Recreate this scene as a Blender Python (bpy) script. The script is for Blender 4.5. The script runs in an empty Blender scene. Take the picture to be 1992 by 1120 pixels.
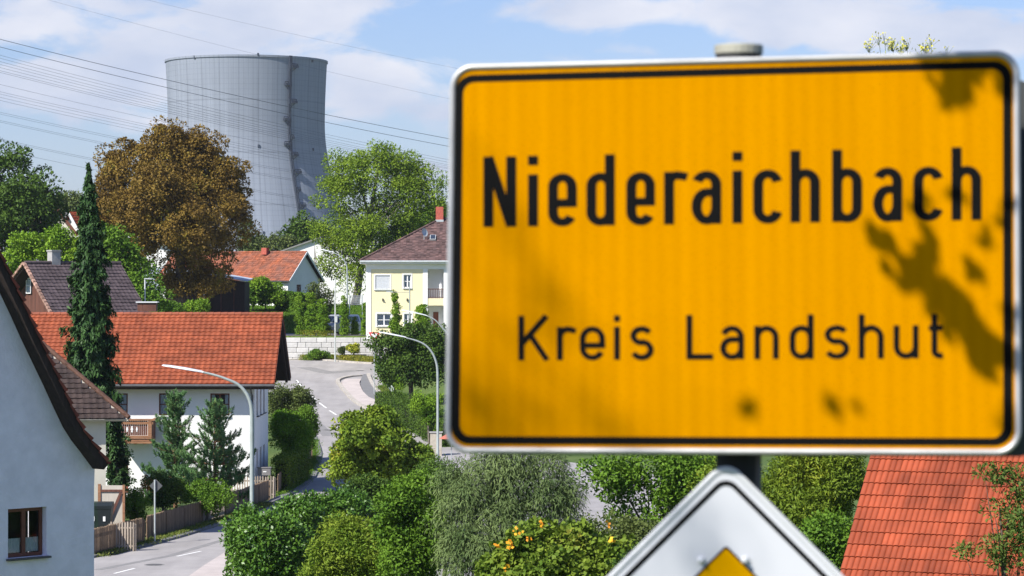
import bpy, math, random
import numpy as np
from mathutils import Vector, Matrix
R = math.radians
random.seed(5)
SC = bpy.context.scene
COL = SC.collection

# ------------------------------------------------------------------ camera, sky, sun, exposure
F, CX, CY = 5400.0, 996.0, 560.0            # focal length and centre of the 1992 px wide photograph
cam = bpy.data.cameras.new('camera'); cam_o = bpy.data.objects.new('camera', cam); COL.objects.link(cam_o)
cam_o.location = (0, 0, 0); cam_o.rotation_euler = (R(90), 0, 0)
cam.sensor_width = 36; cam.lens = F / 1992 * 36
cam.clip_start = 0.1; cam.clip_end = 9000
cam.dof.use_dof = True; cam.dof.focus_distance = 180; cam.dof.aperture_fstop = 11
SC.camera = cam_o
SUN_AZ, SUN_EL = 47.0, 44.0                 # sun stands behind the camera, to its left
SUN = Vector((-math.sin(R(SUN_AZ)) * math.cos(R(SUN_EL)), -math.cos(R(SUN_AZ)) * math.cos(R(SUN_EL)), math.sin(R(SUN_EL))))
sun = bpy.data.lights.new('sun', 'SUN'); sun.energy = 4.8; sun.angle = R(0.53); sun.color = (1, .955, .88)
sun_o = bpy.data.objects.new('sun', sun); COL.objects.link(sun_o)
sun_o.rotation_euler = SUN.to_track_quat('Z', 'Y').to_euler()
SC.view_settings.view_transform = 'Standard'; SC.view_settings.look = 'None'
SC.view_settings.exposure = 0.72; SC.view_settings.gamma = 1

W = bpy.data.worlds.new('World'); SC.world = W; W.use_nodes = True
def sky():
    nt = W.node_tree; nt.nodes.clear(); N = nt.nodes.new; L = nt.links.new
    out = N('ShaderNodeOutputWorld'); bg = N('ShaderNodeBackground'); bg.inputs['Strength'].default_value = 0.09
    sk = N('ShaderNodeTexSky'); sk.sky_type = 'NISHITA'; sk.sun_disc = False
    sk.sun_elevation = R(SUN_EL); sk.sun_rotation = R(180 + SUN_AZ); sk.air_density = 1.0; sk.dust_density = .6; sk.ozone_density = 3
    tc = N('ShaderNodeTexCoord'); sp = N('ShaderNodeSeparateXYZ'); L(tc.outputs['Generated'], sp.inputs[0])
    def m(op, a, b=None, c=None):
        n = N('ShaderNodeMath'); n.operation = op
        for i, x in enumerate((a, b, c)):
            if x is None: continue
            if isinstance(x, (int, float)): n.inputs[i].default_value = x
            else: L(x, n.inputs[i])
        return n.outputs[0]
    X, Z = sp.outputs[0], sp.outputs[2]
    # banks of cloud by direction (sine of azimuth, sine of elevation): position, half width, weight
    banks = [(560, 20, 190, 45, 1.2), (60, 40, 110, 60, .8), (330, 75, 240, 38, .9), (240, 150, 200, 50, 1.15), (120, 200, 170, 45, 1.0), (400, 130, 110, 50, .8),
             (690, 160, 90, 45, 1.25), (780, 225, 130, 40, .95), (830, 130, 80, 40, .5), (1400, 28, 500, 42, 1.3), (1900, 95, 240, 45, 1.0), (1650, 75, 190, 25, .9),
             (1250, 100, 90, 14, .35), (280, 250, 150, 30, .35), (860, 330, 80, 50, .5), (600, 90, 120, 35, .5), (200, 15, 90, 30, .6), (800, 60, 70, 50, -.55), (60, 290, 170, 60, -.6), (1000,90,100,30,-.4)]
    acc = None
    for px, py, sx, sy, w in banks:
        a = m('DIVIDE', m('SUBTRACT', X, (px - CX) / F), sx / F)
        b = m('DIVIDE', m('SUBTRACT', Z, (CY - py) / F), sy / F)
        e = m('MULTIPLY', m('EXPONENT', m('MULTIPLY', m('ADD', m('MULTIPLY', a, a), m('MULTIPLY', b, b)), -1.0)), w)
        acc = e if acc is None else m('ADD', acc, e)
    mp = N('ShaderNodeMapping'); L(tc.outputs['Generated'], mp.inputs[0]); mp.inputs['Scale'].default_value = (26, 26, 58)
    nz = N('ShaderNodeTexNoise'); L(mp.outputs[0], nz.inputs['Vector']); nz.inputs['Scale'].default_value = 1; nz.inputs['Detail'].default_value = 8; nz.inputs['Roughness'].default_value = .56
    nz.inputs['Distortion'].default_value = .4
    t = m('ADD', m('MULTIPLY', nz.outputs['Fac'], 1.75), m('MULTIPLY', acc, .52))
    r = N('ShaderNodeMapRange'); L(t, r.inputs[0]); r.inputs[1].default_value = .96; r.inputs[2].default_value = 1.34; r.interpolation_type = 'SMOOTHSTEP'
    mp2 = N('ShaderNodeMapping'); L(tc.outputs['Generated'], mp2.inputs[0]); mp2.inputs['Scale'].default_value = (14, 14, 34); mp2.inputs['Location'].default_value = (3, 1, 7)
    nz2 = N('ShaderNodeTexNoise'); L(mp2.outputs[0], nz2.inputs['Vector']); nz2.inputs['Scale'].default_value = 1; nz2.inputs['Detail'].default_value = 6
    cr = N('ShaderNodeValToRGB'); L(nz2.outputs['Fac'], cr.inputs[0])
    cr.color_ramp.elements[0].position = .33; cr.color_ramp.elements[0].color = (4.2, 4.6, 5.7, 1)
    cr.color_ramp.elements[1].position = .66; cr.color_ramp.elements[1].color = (6.7, 6.6, 6.9, 1)
    hs = N('ShaderNodeMixRGB'); hs.blend_type = 'MULTIPLY'; hs.inputs[0].default_value = 1; L(sk.outputs[0], hs.inputs[1]); hs.inputs[2].default_value = SKY_TINT
    fz = N('ShaderNodeMapRange'); L(Z, fz.inputs[0]); fz.inputs[1].default_value = .18; fz.inputs[2].default_value = .4; fz.inputs[3].default_value = .88; fz.inputs[4].default_value = .35
    mx = N('ShaderNodeMixRGB'); L(m('MULTIPLY', r.outputs[0], fz.outputs[0]), mx.inputs[0]); L(hs.outputs[0], mx.inputs[1]); L(cr.outputs[0], mx.inputs[2])
    L(mx.outputs[0], bg.inputs['Color']); L(bg.outputs[0], out.inputs['Surface'])
SKY_TINT = (.75, .78, 1.0, 1)
sky()

# ------------------------------------------------------------------ helpers
def P(px, py, Y): return Vector(((px - CX) / F * Y, Y, (CY - py) / F * Y))
def PX(px, Y): return (px - CX) / F * Y
def PZ(py, Y): return (CY - py) / F * Y
def on_plane(px, py, O, n):
    d = Vector(((px - CX) / F, 1, (CY - py) / F)); return d * (O.dot(n) / d.dot(n))
ORG = {}
def tag(o, label=None, cat=None, group=None, kind=None):
    if label: o['label'] = label
    if cat: o['category'] = cat
    if group: o['group'] = group
    if kind: o['kind'] = kind
    return o
def thing(name, loc, label, cat, group=None):
    o = bpy.data.objects.new(name, None); COL.objects.link(o); o.location = loc; o.empty_display_size = .3
    ORG[o.name] = Vector(loc)
    return tag(o, label, cat, group)
def link_mesh(name, me, parent, org):
    o = bpy.data.objects.new(name, me); COL.objects.link(o)
    if parent is not None: o.parent = parent
    else: o.location = org
    ORG[o.name] = Vector(org)
    return o
def dup(root, delta, label=None, group=None):
    def cp(o, par):
        c = o.copy(); COL.objects.link(c); ORG[c.name] = ORG[o.name] + Vector(delta)
        if par is not None: c.parent = par
        for ch in [x for x in o.children]: cp(ch, c)
        return c
    r = cp(root, None); r.location = root.location + Vector(delta)
    if label: r['label'] = label
    if group: r['group'] = group
    return r
class MB:
    def __init__(s): s.v = []; s.f = []; s.m = []
    def quad(s, a, b, c, d, m=0): s.poly((a, b, c, d), m)
    def poly(s, pts, m=0):
        k = len(s.v); s.v += [tuple(p) for p in pts]; s.f.append(tuple(range(k, k + len(pts)))); s.m.append(m)
    def obox(s, c, u, v, w, m=0):            # centre and three half-axis vectors
        c, u, v, w = map(Vector, (c, u, v, w)); k = len(s.v)
        for a in (-1, 1):
            for b in (-1, 1):
                for d in (-1, 1): s.v.append(tuple(c + u * a + v * b + w * d))
        for q in ((0, 1, 3, 2), (4, 6, 7, 5), (0, 4, 5, 1), (2, 3, 7, 6), (0, 2, 6, 4), (1, 5, 7, 3)):
            s.f.append(tuple(k + i for i in q)); s.m.append(m)
    def box(s, lo, hi, m=0):
        lo, hi = Vector(lo), Vector(hi); c = (lo + hi) / 2; h = (hi - lo) / 2
        s.obox(c, (h.x, 0, 0), (0, h.y, 0), (0, 0, h.z), m)
    def beam(s, a, b, w, h, m=0, up=Vector((0, 0, 1))):
        a, b = Vector(a), Vector(b); d = (b - a); n = d.cross(up)
        if n.length < 1e-6: n = Vector((1, 0, 0))
        n.normalize(); t = n.cross(d).normalized()
        s.obox((a + b) / 2, d / 2, n * w / 2, t * h / 2, m)
    def prism(s, pts, d, m=0, mside=None):
        d = Vector(d); pts = [Vector(p) for p in pts]; n = len(pts); k = len(s.v)
        s.v += [tuple(p) for p in pts] + [tuple(p + d) for p in pts]
        s.f.append(tuple(range(k, k + n))); s.m.append(m)
        s.f.append(tuple(range(k + 2 * n - 1, k + n - 1, -1))); s.m.append(m)
        for i in range(n):
            j = (i + 1) % n; s.f.append((k + i, k + n + i, k + n + j, k + j)); s.m.append(m if mside is None else mside)
    def tube(s, pts, r, seg=8, m=0, cap=True):
        pts = [Vector(p) for p in pts]; n = len(pts)
        rs = r if isinstance(r, (list, tuple)) else [r] * n
        k = len(s.v); ref = None
        for i, p in enumerate(pts):
            t = (pts[min(i + 1, n - 1)] - pts[max(i - 1, 0)]).normalized()
            if ref is None: ref = t.orthogonal().normalized()
            a = (ref - t * ref.dot(t)); a = a.normalized() if a.length > 1e-6 else t.orthogonal().normalized(); ref = a
            b = t.cross(a)
            for j in range(seg):
                th = 2 * math.pi * j / seg; s.v.append(tuple(p + (a * math.cos(th) + b * math.sin(th)) * rs[i]))
        for i in range(n - 1):
            for j in range(seg):
                q = (j + 1) % seg; s.f.append((k + i * seg + j, k + i * seg + q, k + (i + 1) * seg + q, k + (i + 1) * seg + j)); s.m.append(m)
        if cap:
            s.f.append(tuple(k + j for j in reversed(range(seg)))); s.m.append(m)
            s.f.append(tuple(k + (n - 1) * seg + j for j in range(seg))); s.m.append(m)
    def ball(s, c, r, m=0, nu=10, nv=6):
        c = Vector(c); r = Vector(r) if not isinstance(r, (int, float)) else Vector((r, r, r)); k = len(s.v)
        for i in range(nv + 1):
            ph = math.pi * i / nv
            for j in range(nu):
                th = 2 * math.pi * j / nu
                s.v.append((c.x + r.x * math.sin(ph) * math.cos(th), c.y + r.y * math.sin(ph) * math.sin(th), c.z + r.z * math.cos(ph)))
        for i in range(nv):
            for j in range(nu):
                q = (j + 1) % nu; s.f.append((k + i * nu + j, k + (i + 1) * nu + j, k + (i + 1) * nu + q, k + i * nu + q)); s.m.append(m)
    def build(s, name, mats, parent=None, smooth=False, org=None, label=None):
        if not isinstance(mats, (list, tuple)): mats = [mats]
        if parent is not None: org = ORG[parent.name]
        elif org is None:
            a = np.array(s.v); org = Vector((a[:, 0].mean(), a[:, 1].mean(), a[:, 2].min()))
        org = Vector(org); me = bpy.data.meshes.new(name)
        v = np.array(s.v, dtype=float) - np.array(org)
        me.from_pydata(v.tolist(), [], s.f)
        for m in mats: me.materials.append(m)
        me.polygons.foreach_set('material_index', s.m)
        if smooth: me.polygons.foreach_set('use_smooth', [True] * len(s.f))
        me.update()
        o = link_mesh(name, me, parent, org)
        if label: o['label'] = label
        return o
def np_mesh(name, V, Q, mat, parent=None, org=(0, 0, 0), smooth=False):      # V (n,3) world, Q (k,4)
    if parent is not None: org = ORG[parent.name]
    me = bpy.data.meshes.new(name); V = (V - np.array(org)).astype(np.float32)
    k = Q.shape[1]
    me.vertices.add(len(V)); me.vertices.foreach_set('co', V.ravel())
    me.loops.add(Q.size); me.loops.foreach_set('vertex_index', Q.ravel().astype(np.int32))
    me.polygons.add(len(Q)); me.polygons.foreach_set('loop_start', np.arange(0, Q.size, k, dtype=np.int32)); me.polygons.foreach_set('loop_total', np.full(len(Q), k, dtype=np.int32))
    if smooth: me.polygons.foreach_set('use_smooth', np.ones(len(Q), dtype=bool))
    me.materials.append(mat); me.update(calc_edges=True); me.validate()
    return link_mesh(name, me, parent, org)

# ------------------------------------------------------------------ materials
def mat(name, col, rough=.7, noise=0, nscale=3, col2=None, spec=.3, metal=0, bump=0, bscale=30, island=0, fn=None, stretch=None, detail=4):
    M = bpy.data.materials.new(name); M.use_nodes = True; nt = M.node_tree; N = nt.nodes.new; L = nt.links.new
    b = nt.nodes['Principled BSDF']; b.inputs['Roughness'].default_value = rough; b.inputs['Metallic'].default_value = metal
    b.inputs['Specular IOR Level'].default_value = spec; b.inputs['Base Color'].default_value = (*col, 1)
    tc = N('ShaderNodeTexCoord'); vec = tc.outputs['Object']
    if stretch:
        mp = N('ShaderNodeMapping'); L(vec, mp.inputs[0]); mp.inputs['Scale'].default_value = stretch; vec = mp.outputs[0]
    cur = None
    if noise or col2:
        nz = N('ShaderNodeTexNoise'); L(vec, nz.inputs['Vector']); nz.inputs['Scale'].default_value = nscale; nz.inputs['Detail'].default_value = detail; nz.inputs['Roughness'].default_value = .6
        r = N('ShaderNodeValToRGB'); L(nz.outputs['Fac'], r.inputs[0]); r.color_ramp.elements[0].position = .35; r.color_ramp.elements[1].position = .68
        c2 = col2 or tuple(min(1, x * (1 + noise)) for x in col); c1 = col if col2 else tuple(x * (1 - noise) for x in col)
        r.color_ramp.elements[0].color = (*c1, 1); r.color_ramp.elements[1].color = (*c2, 1); cur = r.outputs[0]
    if island:
        g = N('ShaderNodeNewGeometry'); mr = N('ShaderNodeMapRange'); L(g.outputs['Random Per Island'], mr.inputs[0]); mr.inputs[3].default_value = 1 - island; mr.inputs[4].default_value = 1 + island * .6
        mu = N('ShaderNodeMixRGB'); mu.blend_type = 'MULTIPLY'; mu.inputs[0].default_value = 1
        if cur: L(cur, mu.inputs[1])
        else: mu.inputs[1].default_value = (*col, 1)
        L(mr.outputs[0], mu.inputs[2]); cur = mu.outputs[0]
    if cur: L(cur, b.inputs['Base Color'])
    if bump:
        nb = N('ShaderNodeTexNoise'); L(vec, nb.inputs['Vector']); nb.inputs['Scale'].default_value = bscale; nb.inputs['Detail'].default_value = 5
        bp = N('ShaderNodeBump'); bp.inputs['Strength'].default_value = bump; bp.inputs['Distance'].default_value = .03; L(nb.outputs['Fac'], bp.inputs['Height']); L(bp.outputs[0], b.inputs['Normal'])
    if fn: fn(nt, b, cur, tc)
    return M
def leaf_mat(name, c1, c2, c3=None, nscale=.5, trans=.22, rough=.6, spec=.15):
    c1, c2, c3 = [c and (min(.8, c[0] * 1.45), min(.8, c[1] * 1.5), c[2] * 1.0) for c in (c1, c2, c3)]
    M = bpy.data.materials.new(name); M.use_nodes = True; nt = M.node_tree; N = nt.nodes.new; L = nt.links.new
    b = nt.nodes['Principled BSDF']; b.inputs['Roughness'].default_value = rough; b.inputs['Specular IOR Level'].default_value = spec
    g = N('ShaderNodeNewGeometry'); tc = N('ShaderNodeTexCoord')
    nz = N('ShaderNodeTexNoise'); L(tc.outputs['Object'], nz.inputs['Vector']); nz.inputs['Scale'].default_value = nscale; nz.inputs['Detail'].default_value = 3
    a = N('ShaderNodeMath'); a.operation = 'MULTIPLY_ADD'; L(g.outputs['Random Per Island'], a.inputs[0]); a.inputs[1].default_value = .32
    s = N('ShaderNodeMath'); s.operation = 'MULTIPLY_ADD'; L(nz.outputs['Fac'], s.inputs[0]); s.inputs[1].default_value = 1.5; s.inputs[2].default_value = -.42
    L(s.outputs[0], a.inputs[2])
    r = N('ShaderNodeValToRGB'); L(a.outputs[0], r.inputs[0]); r.color_ramp.elements[0].position = .12; r.color_ramp.elements[0].color = (*c1, 1)
    r.color_ramp.elements[1].position = .7; r.color_ramp.elements[1].color = (*c2, 1)
    if c3: e = r.color_ramp.elements.new(.93); e.color = (*c3, 1)
    L(r.outputs[0], b.inputs['Base Color'])
    t = N('ShaderNodeBsdfTranslucent'); L(r.outputs[0], t.inputs[0]); mx = N('ShaderNodeMixShader'); mx.inputs[0].default_value = trans
    L(b.outputs[0], mx.inputs[1]); L(t.outputs[0], mx.inputs[2]); L(mx.outputs[0], nt.nodes['Material Output'].inputs[0])
    return M
def glass_mat(name, tint=(.02, .025, .03)):
    M = bpy.data.materials.new(name); M.use_nodes = True; nt = M.node_tree; N = nt.nodes.new; L = nt.links.new
    nt.nodes.clear(); o = N('ShaderNodeOutputMaterial'); tr = N('ShaderNodeBsdfTransparent'); tr.inputs[0].default_value = (.75, .8, .8, 1)
    gl = N('ShaderNodeBsdfGlossy'); gl.inputs['Roughness'].default_value = .03; fr = N('ShaderNodeFresnel'); fr.inputs[0].default_value = 1.5
    ad = N('ShaderNodeMath'); ad.operation = 'ADD'; L(fr.outputs[0], ad.inputs[0]); ad.inputs[1].default_value = .0
    mx = N('ShaderNodeMixShader'); L(ad.outputs[0], mx.inputs[0]); L(tr.outputs[0], mx.inputs[1]); L(gl.outputs[0], mx.inputs[2]); L(mx.outputs[0], o.inputs[0])
    return M
white = mat('white_plaster', (.78, .78, .76), .9, noise=.035, nscale=.8, bump=.25, bscale=9)
rough_white = mat('rough_white_plaster', (.80, .76, .83), .95, noise=.07, nscale=2.4, detail=9, bump=.5, bscale=14)  # lavender cast of its skylit shade is mixed into the white base colour
cream = mat('cream_plaster', (.55, .52, .45), .9, noise=.06, nscale=1.2, bump=.2)
yellow_wall = mat('yellow_plaster', (.80, .71, .44), .9, noise=.03, nscale=.7)
dark_wood = mat('dark_wood', (.03, .02, .017), .75, noise=.35, nscale=2, stretch=(8, 8, .6))
brown_wood = mat('brown_wood', (.12, .05, .035), .7, noise=.3, nscale=2, stretch=(7, 7, .5))
balcony_wood = mat('balcony_wood', (.28, .14, .075), .6, noise=.25, nscale=3, stretch=(.8, 5, 6))
frame_wood = mat('window_wood', (.15, .055, .032), .5, noise=.2, nscale=6)
grey_wood = mat('weathered_picket_wood', (.21, .145, .095), .85, noise=.3, nscale=3, stretch=(9, 9, 1), island=.35)
pale_wood = mat('pale_picket_wood', (.36, .30, .24), .85, noise=.2, nscale=3, stretch=(9, 9, 1), island=.3)
tile_red = mat('orange_roof_tile', (.26, .066, .027), .6, noise=.22, nscale=.9, island=.16, spec=.35)
tile_red2 = mat('red_roof_tile', (.27, .056, .023), .6, noise=.26, nscale=.9, island=.24, spec=.25, bump=.1, bscale=40)
tile_old = mat('old_orange_roof_tile', (.33, .10, .045), .8, col2=(.19, .085, .06), nscale=.9, island=.3)
tile_brown = mat('brown_concrete_tile', (.05, .034, .030), .8, noise=.3, nscale=1.4, island=.25)
tile_purple = mat('slate_brown_tile', (.082, .062, .066), .75, noise=.2, nscale=.8, island=.2)
tile_maroon = mat('weathered_maroon_tile', (.15, .088, .08), .85, col2=(.085, .055, .052), nscale=1.5, island=.35)
roof_deck = mat('roof_underlay', (.05, .03, .025), .9, noise=.2)
metal_grey = mat('galvanised_metal', (.52, .56, .56), .42, noise=.08, nscale=4, metal=.35)
metal_lamp = mat('lamp_pole_metal', (.33, .37, .36), .5, noise=.1, nscale=3, metal=.15)
metal_dark = mat('dark_metal', (.08, .08, .085), .5, noise=.2)
lamp_white = mat('lamp_housing', (.62, .64, .66), .4, noise=.04)
lamp_lens = mat('lamp_cover', (.6, .63, .62), .25, noise=.03)
glass = glass_mat('window_glass')
curtain_m = mat('lace_curtain', (.8, .82, .85), .9, noise=.2, nscale=14, stretch=(3, 3, .6))
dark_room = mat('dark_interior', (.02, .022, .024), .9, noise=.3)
white_paint = mat('white_paint', (.78, .78, .78), .5, noise=.05)
bark = mat('bark', (.085, .065, .05), .9, noise=.35, nscale=5, bump=.6, bscale=14)
bark_grey = mat('grey_bark', (.16, .14, .115), .9, noise=.3, nscale=5, bump=.5, bscale=14)
brick = mat('red_chimney_brick', (.40, .10, .07), .85, noise=.2, nscale=8)
concrete_m = mat('grey_concrete', (.36, .35, .34), .9, noise=.15, nscale=2)
HAZE = 0.00007
# ------------------------------------------------------------------ terrain
def sst(a, b, t):
    t = np.clip((np.asarray(t, float) - a) / (b - a), 0, 1); return t * t * (3 - 2 * t)
def ip(Y, *p): return np.interp(Y, [q[0] for q in p], [q[1] for q in p])
def ground(x, Y):
    x = np.asarray(x, float); Y = np.asarray(Y, float)
    road = ip(Y, (6, -2), (60, -11.3), (176, -11.3), (190, -10.75), (245, -7.15), (252, -6.85), (259.4, -6.75))
    left = ip(Y, (6, -2), (60, -11.3), (164, -11.3), (262, -2.6))
    right = ip(Y, (6, -2), (60, -11.3), (186, -11.2), (236, -4.3), (260, -4.3))
    xl = ip(Y, (160, -15), (200, -19), (258, -25.5))
    xr = ip(Y, (184, -3.0), (200, -5.6), (220, -8.2), (236, -9.6), (250, -11.6), (262, -11.8))
    z = road + (left - road) * sst(0, 9, xl - x) + 0
    z = z + (right - road) * sst(0, 7, x - xr)
    ter = ip(Y, (259.4, -4.5), (269, -4.45), (276, -2.9), (288, -1.95), (420, -1.9), (900, -22), (1300, -40), (9000, -40))
    tl = ip(Y, (259.4, -2.6), (270, -2.1), (288, -1.9), (420, -1.9), (900, -22), (1300, -40), (9000, -40))
    t = ter + (tl - ter) * sst(24, 31, -x)
    z = np.where(Y > 259.5, t, z)
    return z
def gz(x, Y): return float(ground(x, Y))
def pg(px, py, near=100.0):                     # where the ray of a photo pixel meets the ground
    Y = near
    while Y < 400:
        z = (CY - py) / F * Y
        if z <= gz((px - CX) / F * Y, Y): break
        Y += .25
    if py > 690: Y = min(Y, 258.9)
    return Vector(((px - CX) / F * Y, Y, gz((px - CX) / F * Y, Y)))

ys = np.concatenate([np.arange(-60, 60, 6), np.arange(60, 100, 2.5), np.arange(100, 259, 1.0), [259.0, 259.45, 259.55, 260.0], np.arange(261, 300, 1.0), np.arange(300, 430, 5), np.geomspace(435, 8500, 40)])
xs = np.concatenate([-np.geomspace(3500, 62, 24), np.arange(-60, 61, 1.5), np.geomspace(62, 3500, 24)])
GX, GY = np.meshgrid(xs, ys); GZ = ground(GX, GY)
V = np.c_[GX.ravel(), GY.ravel(), GZ.ravel()]; nx = len(xs)
ii, jj = np.meshgrid(np.arange(len(ys) - 1), np.arange(nx - 1), indexing='ij'); q = (ii * nx + jj).ravel()
def grass_fn(nt, b, cur, tc):
    N = nt.nodes.new; L = nt.links.new
    n2 = N('ShaderNodeTexNoise'); L(tc.outputs['Object'], n2.inputs['Vector']); n2.inputs['Scale'].default_value = 6; n2.inputs['Detail'].default_value = 6
    mr = N('ShaderNodeMapRange'); L(n2.outputs['Fac'], mr.inputs[0]); mr.inputs[1].default_value = .3; mr.inputs[2].default_value = .7; mr.inputs[3].default_value = .6; mr.inputs[4].default_value = 1.3
    mu = N('ShaderNodeMixRGB'); mu.blend_type = 'MULTIPLY'; mu.inputs[0].default_value = 1; L(cur, mu.inputs[1]); L(mr.outputs[0], mu.inputs[2]); L(mu.outputs[0], b.inputs['Base Color'])
grass_m = mat('meadow_grass', (.055, .10, .018), .9, col2=(.10, .14, .03), nscale=.25, fn=grass_fn, bump=.6, bscale=8)
g = np_mesh('ground', V, np.c_[q, q + 1, q + nx + 1, q + nx], grass_m, smooth=False); g['kind'] = 'structure'

def strip(name, rows, m, dz, kind='structure', sub=10, skirt=.25, along='y'):
    """rows: (py, px_left, px_right) on the photo, laid onto the ground as a sheet dz above it"""
    L_, R_ = [], []
    rows2 = []
    for a, b in zip(rows, rows[1:]):
        n = max(1, int(abs(a[0] - b[0]) / 2.5))
        for i in range(n): t = i / n; rows2.append([a[k] + (b[k] - a[k]) * t for k in range(3)])
    rows2.append(rows[-1])
    Ls = [pg(r[1], r[0]) for r in rows2]; Rs = [pg(r[2], r[0]) for r in rows2]
    return sheet(name, Ls, Rs, m, dz, kind, sub, skirt)
def sheet(name, Ls, Rs, m, dz, kind='structure', sub=10, skirt=.25):
    mb = MB(); grid = []
    for a, b in zip(Ls, Rs):
        row = []
        for k in range(sub + 1):
            p = a.lerp(b, k / sub); row.append(Vector((p.x, p.y, gz(p.x, p.y) + dz)))
        grid.append(row)
    for r0, r1 in zip(grid, grid[1:]):
        for k in range(sub): mb.quad(r0[k], r0[k + 1], r1[k + 1], r1[k])
        for s in (0, sub):
            d = Vector((0, 0, -skirt)); mb.quad(r0[s], r1[s], r1[s] + d, r0[s] + d)
    o = mb.build(name, m, org=(0, 0, 0)); o['kind'] = kind
    return o
def resample(pts, step):
    out = [pts[0]]
    for a, b in zip(pts, pts[1:]):
        n = max(1, int((b - a).length / step))
        for i in range(1, n + 1): out.append(a.lerp(b, i / n))
    return out
def ribbon(name, pix, width, m, dz, kind='structure', skirt=.2, step=.6, group=None, near=100, smooth=True):
    pts = [pg(x, y, near) for x, y in pix]
    if smooth and len(pts) > 2:
        q = []
        for i in range(len(pts) - 1):
            p0, p1, p2, p3 = pts[max(i - 1, 0)], pts[i], pts[i + 1], pts[min(i + 2, len(pts) - 1)]
            for k in range(8):
                t = k / 8; q.append(.5 * ((2 * p1) + (p2 - p0) * t + (2 * p0 - 5 * p1 + 4 * p2 - p3) * t * t + (3 * p1 - p0 - 3 * p2 + p3) * t ** 3))
        pts = q + [pts[-1]]
    pts = resample(pts, step); A, B = [], []
    for i, p in enumerate(pts):
        t = pts[min(i + 1, len(pts) - 1)] - pts[max(i - 1, 0)]; t.z = 0; t.normalize(); n = Vector((t.y, -t.x, 0)) * width / 2
        A.append(p - n); B.append(p + n)
    return sheet(name, A, B, m, dz, kind, 2, skirt)
def asphalt_fn(nt, b, cur, tc):
    N = nt.nodes.new; L = nt.links.new
    n2 = N('ShaderNodeTexNoise'); mp = N('ShaderNodeMapping'); L(tc.outputs['Object'], mp.inputs[0]); mp.inputs['Scale'].default_value = (.9, .12, 1); mp.inputs['Rotation'].default_value = (0, 0, R(-14)); L(mp.outputs[0], n2.inputs['Vector']); n2.inputs['Scale'].default_value = 1; n2.inputs['Detail'].default_value = 5
    mr = N('ShaderNodeMapRange'); L(n2.outputs['Fac'], mr.inputs[0]); mr.inputs[1].default_value = .3; mr.inputs[2].default_value = .7; mr.inputs[3].default_value = .86; mr.inputs[4].default_value = 1.1
    v = N('ShaderNodeTexVoronoi'); v.feature = 'DISTANCE_TO_EDGE'; L(tc.outputs['Object'], v.inputs['Vector']); v.inputs['Scale'].default_value = .11
    c = N('ShaderNodeMath'); c.operation = 'GREATER_THAN'; L(v.outputs['Distance'], c.inputs[0]); c.inputs[1].default_value = .006
    c2 = N('ShaderNodeMapRange'); L(c.outputs[0], c2.inputs[0]); c2.inputs[3].default_value = .93; c2.inputs[4].default_value = 1
    mu = N('ShaderNodeMixRGB'); mu.blend_type = 'MULTIPLY'; mu.inputs[0].default_value = 1; L(cur, mu.inputs[1]); L(mr.outputs[0], mu.inputs[2])
    mv = N('ShaderNodeMixRGB'); mv.blend_type = 'MULTIPLY'; mv.inputs[0].default_value = 1; L(mu.outputs[0], mv.inputs[1]); L(c2.outputs[0], mv.inputs[2]); L(mv.outputs[0], b.inputs['Base Color'])
asphalt = mat('worn_asphalt', (.31, .295, .29), .85, noise=.09, nscale=.5, fn=asphalt_fn, bump=.15, bscale=25, detail=8)
paving = mat('pinkish_paving', (.45, .40, .38), .9, noise=.09, nscale=1.2)
dark_asphalt = mat('dark_footpath_asphalt', (.17, .17, .175), .9, noise=.1, nscale=1)
kerb_m = mat('granite_kerb', (.40, .37, .33), .85, noise=.25, nscale=3)
line_m = mat('road_paint', (.72, .72, .70), .7, noise=.08, nscale=6)
strip('road', [(699, 440, 640), (703, 440, 722), (712, 440, 732), (725, 440, 733), (745, 480, 742), (765, 530, 752), (790, 560, 775), (810, 575, 805), (830, 590, 840), (850, 604, 880), (870, 612, 940), (900, 618, 1100), (930, 606, 1400), (955, 574, 1500),
               (985, 508, 1500), (1005, 462, 1450), (1025, 405, 1400), (1045, 335, 1400), (1065, 255, 1400), (1085, 160, 1300), (1100, 60, 1200), (1130, -160, 1000), (1160, -400, 900), (1200, -500, 800)], asphalt, .06, sub=26)
strip('pavement', [(741, 672, 703), (747, 664, 699), (755, 668, 701), (765, 676, 706), (775, 684, 716), (783, 690, 735), (791, 700, 762), (796, 712, 772)], paving, .17, sub=6)
strip('footpath', [(732, 706, 716), (742, 702, 720), (753, 701.5, 725), (765, 706.5, 736), (776, 717, 748), (786, 742, 765)], dark_asphalt, .18, sub=4)
k = ribbon('kerb', [(706, 733), (680, 735), (663, 739), (657, 744), (664, 755), (675, 768), (684, 777), (697, 788), (716, 798)], .32, kerb_m, .19)
k = ribbon('kerb', [(716, 731), (720, 742), (727, 755), (738, 767), (752, 777), (770, 786)], .3, kerb_m, .24)
k = ribbon('kerb', [(440, 697), (560, 697), (600, 699), (640, 703), (690, 707), (726, 709)], .55, kerb_m, .18)
k = ribbon('kerb', [(150, 1093), (250, 1072), (330, 1053), (400, 1032), (450, 1015), (500, 993), (540, 974), (580, 955), (606, 934), (618, 905), (620, 880), (612, 855), (600, 832), (588, 812)], .35, dark_asphalt, .16)
ribbon('verge', [(200, 1083), (285, 1060), (350, 1042), (400, 1027), (440, 1012)], .9, mat('verge_grass', (.05, .08, .02), .95, col2=(.12, .12, .05), nscale=3), .12)
ribbon('pavement', [(400, 1130), (432, 1106), (470, 1080), (510, 1050)], 1.5, paving, .10)
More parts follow.
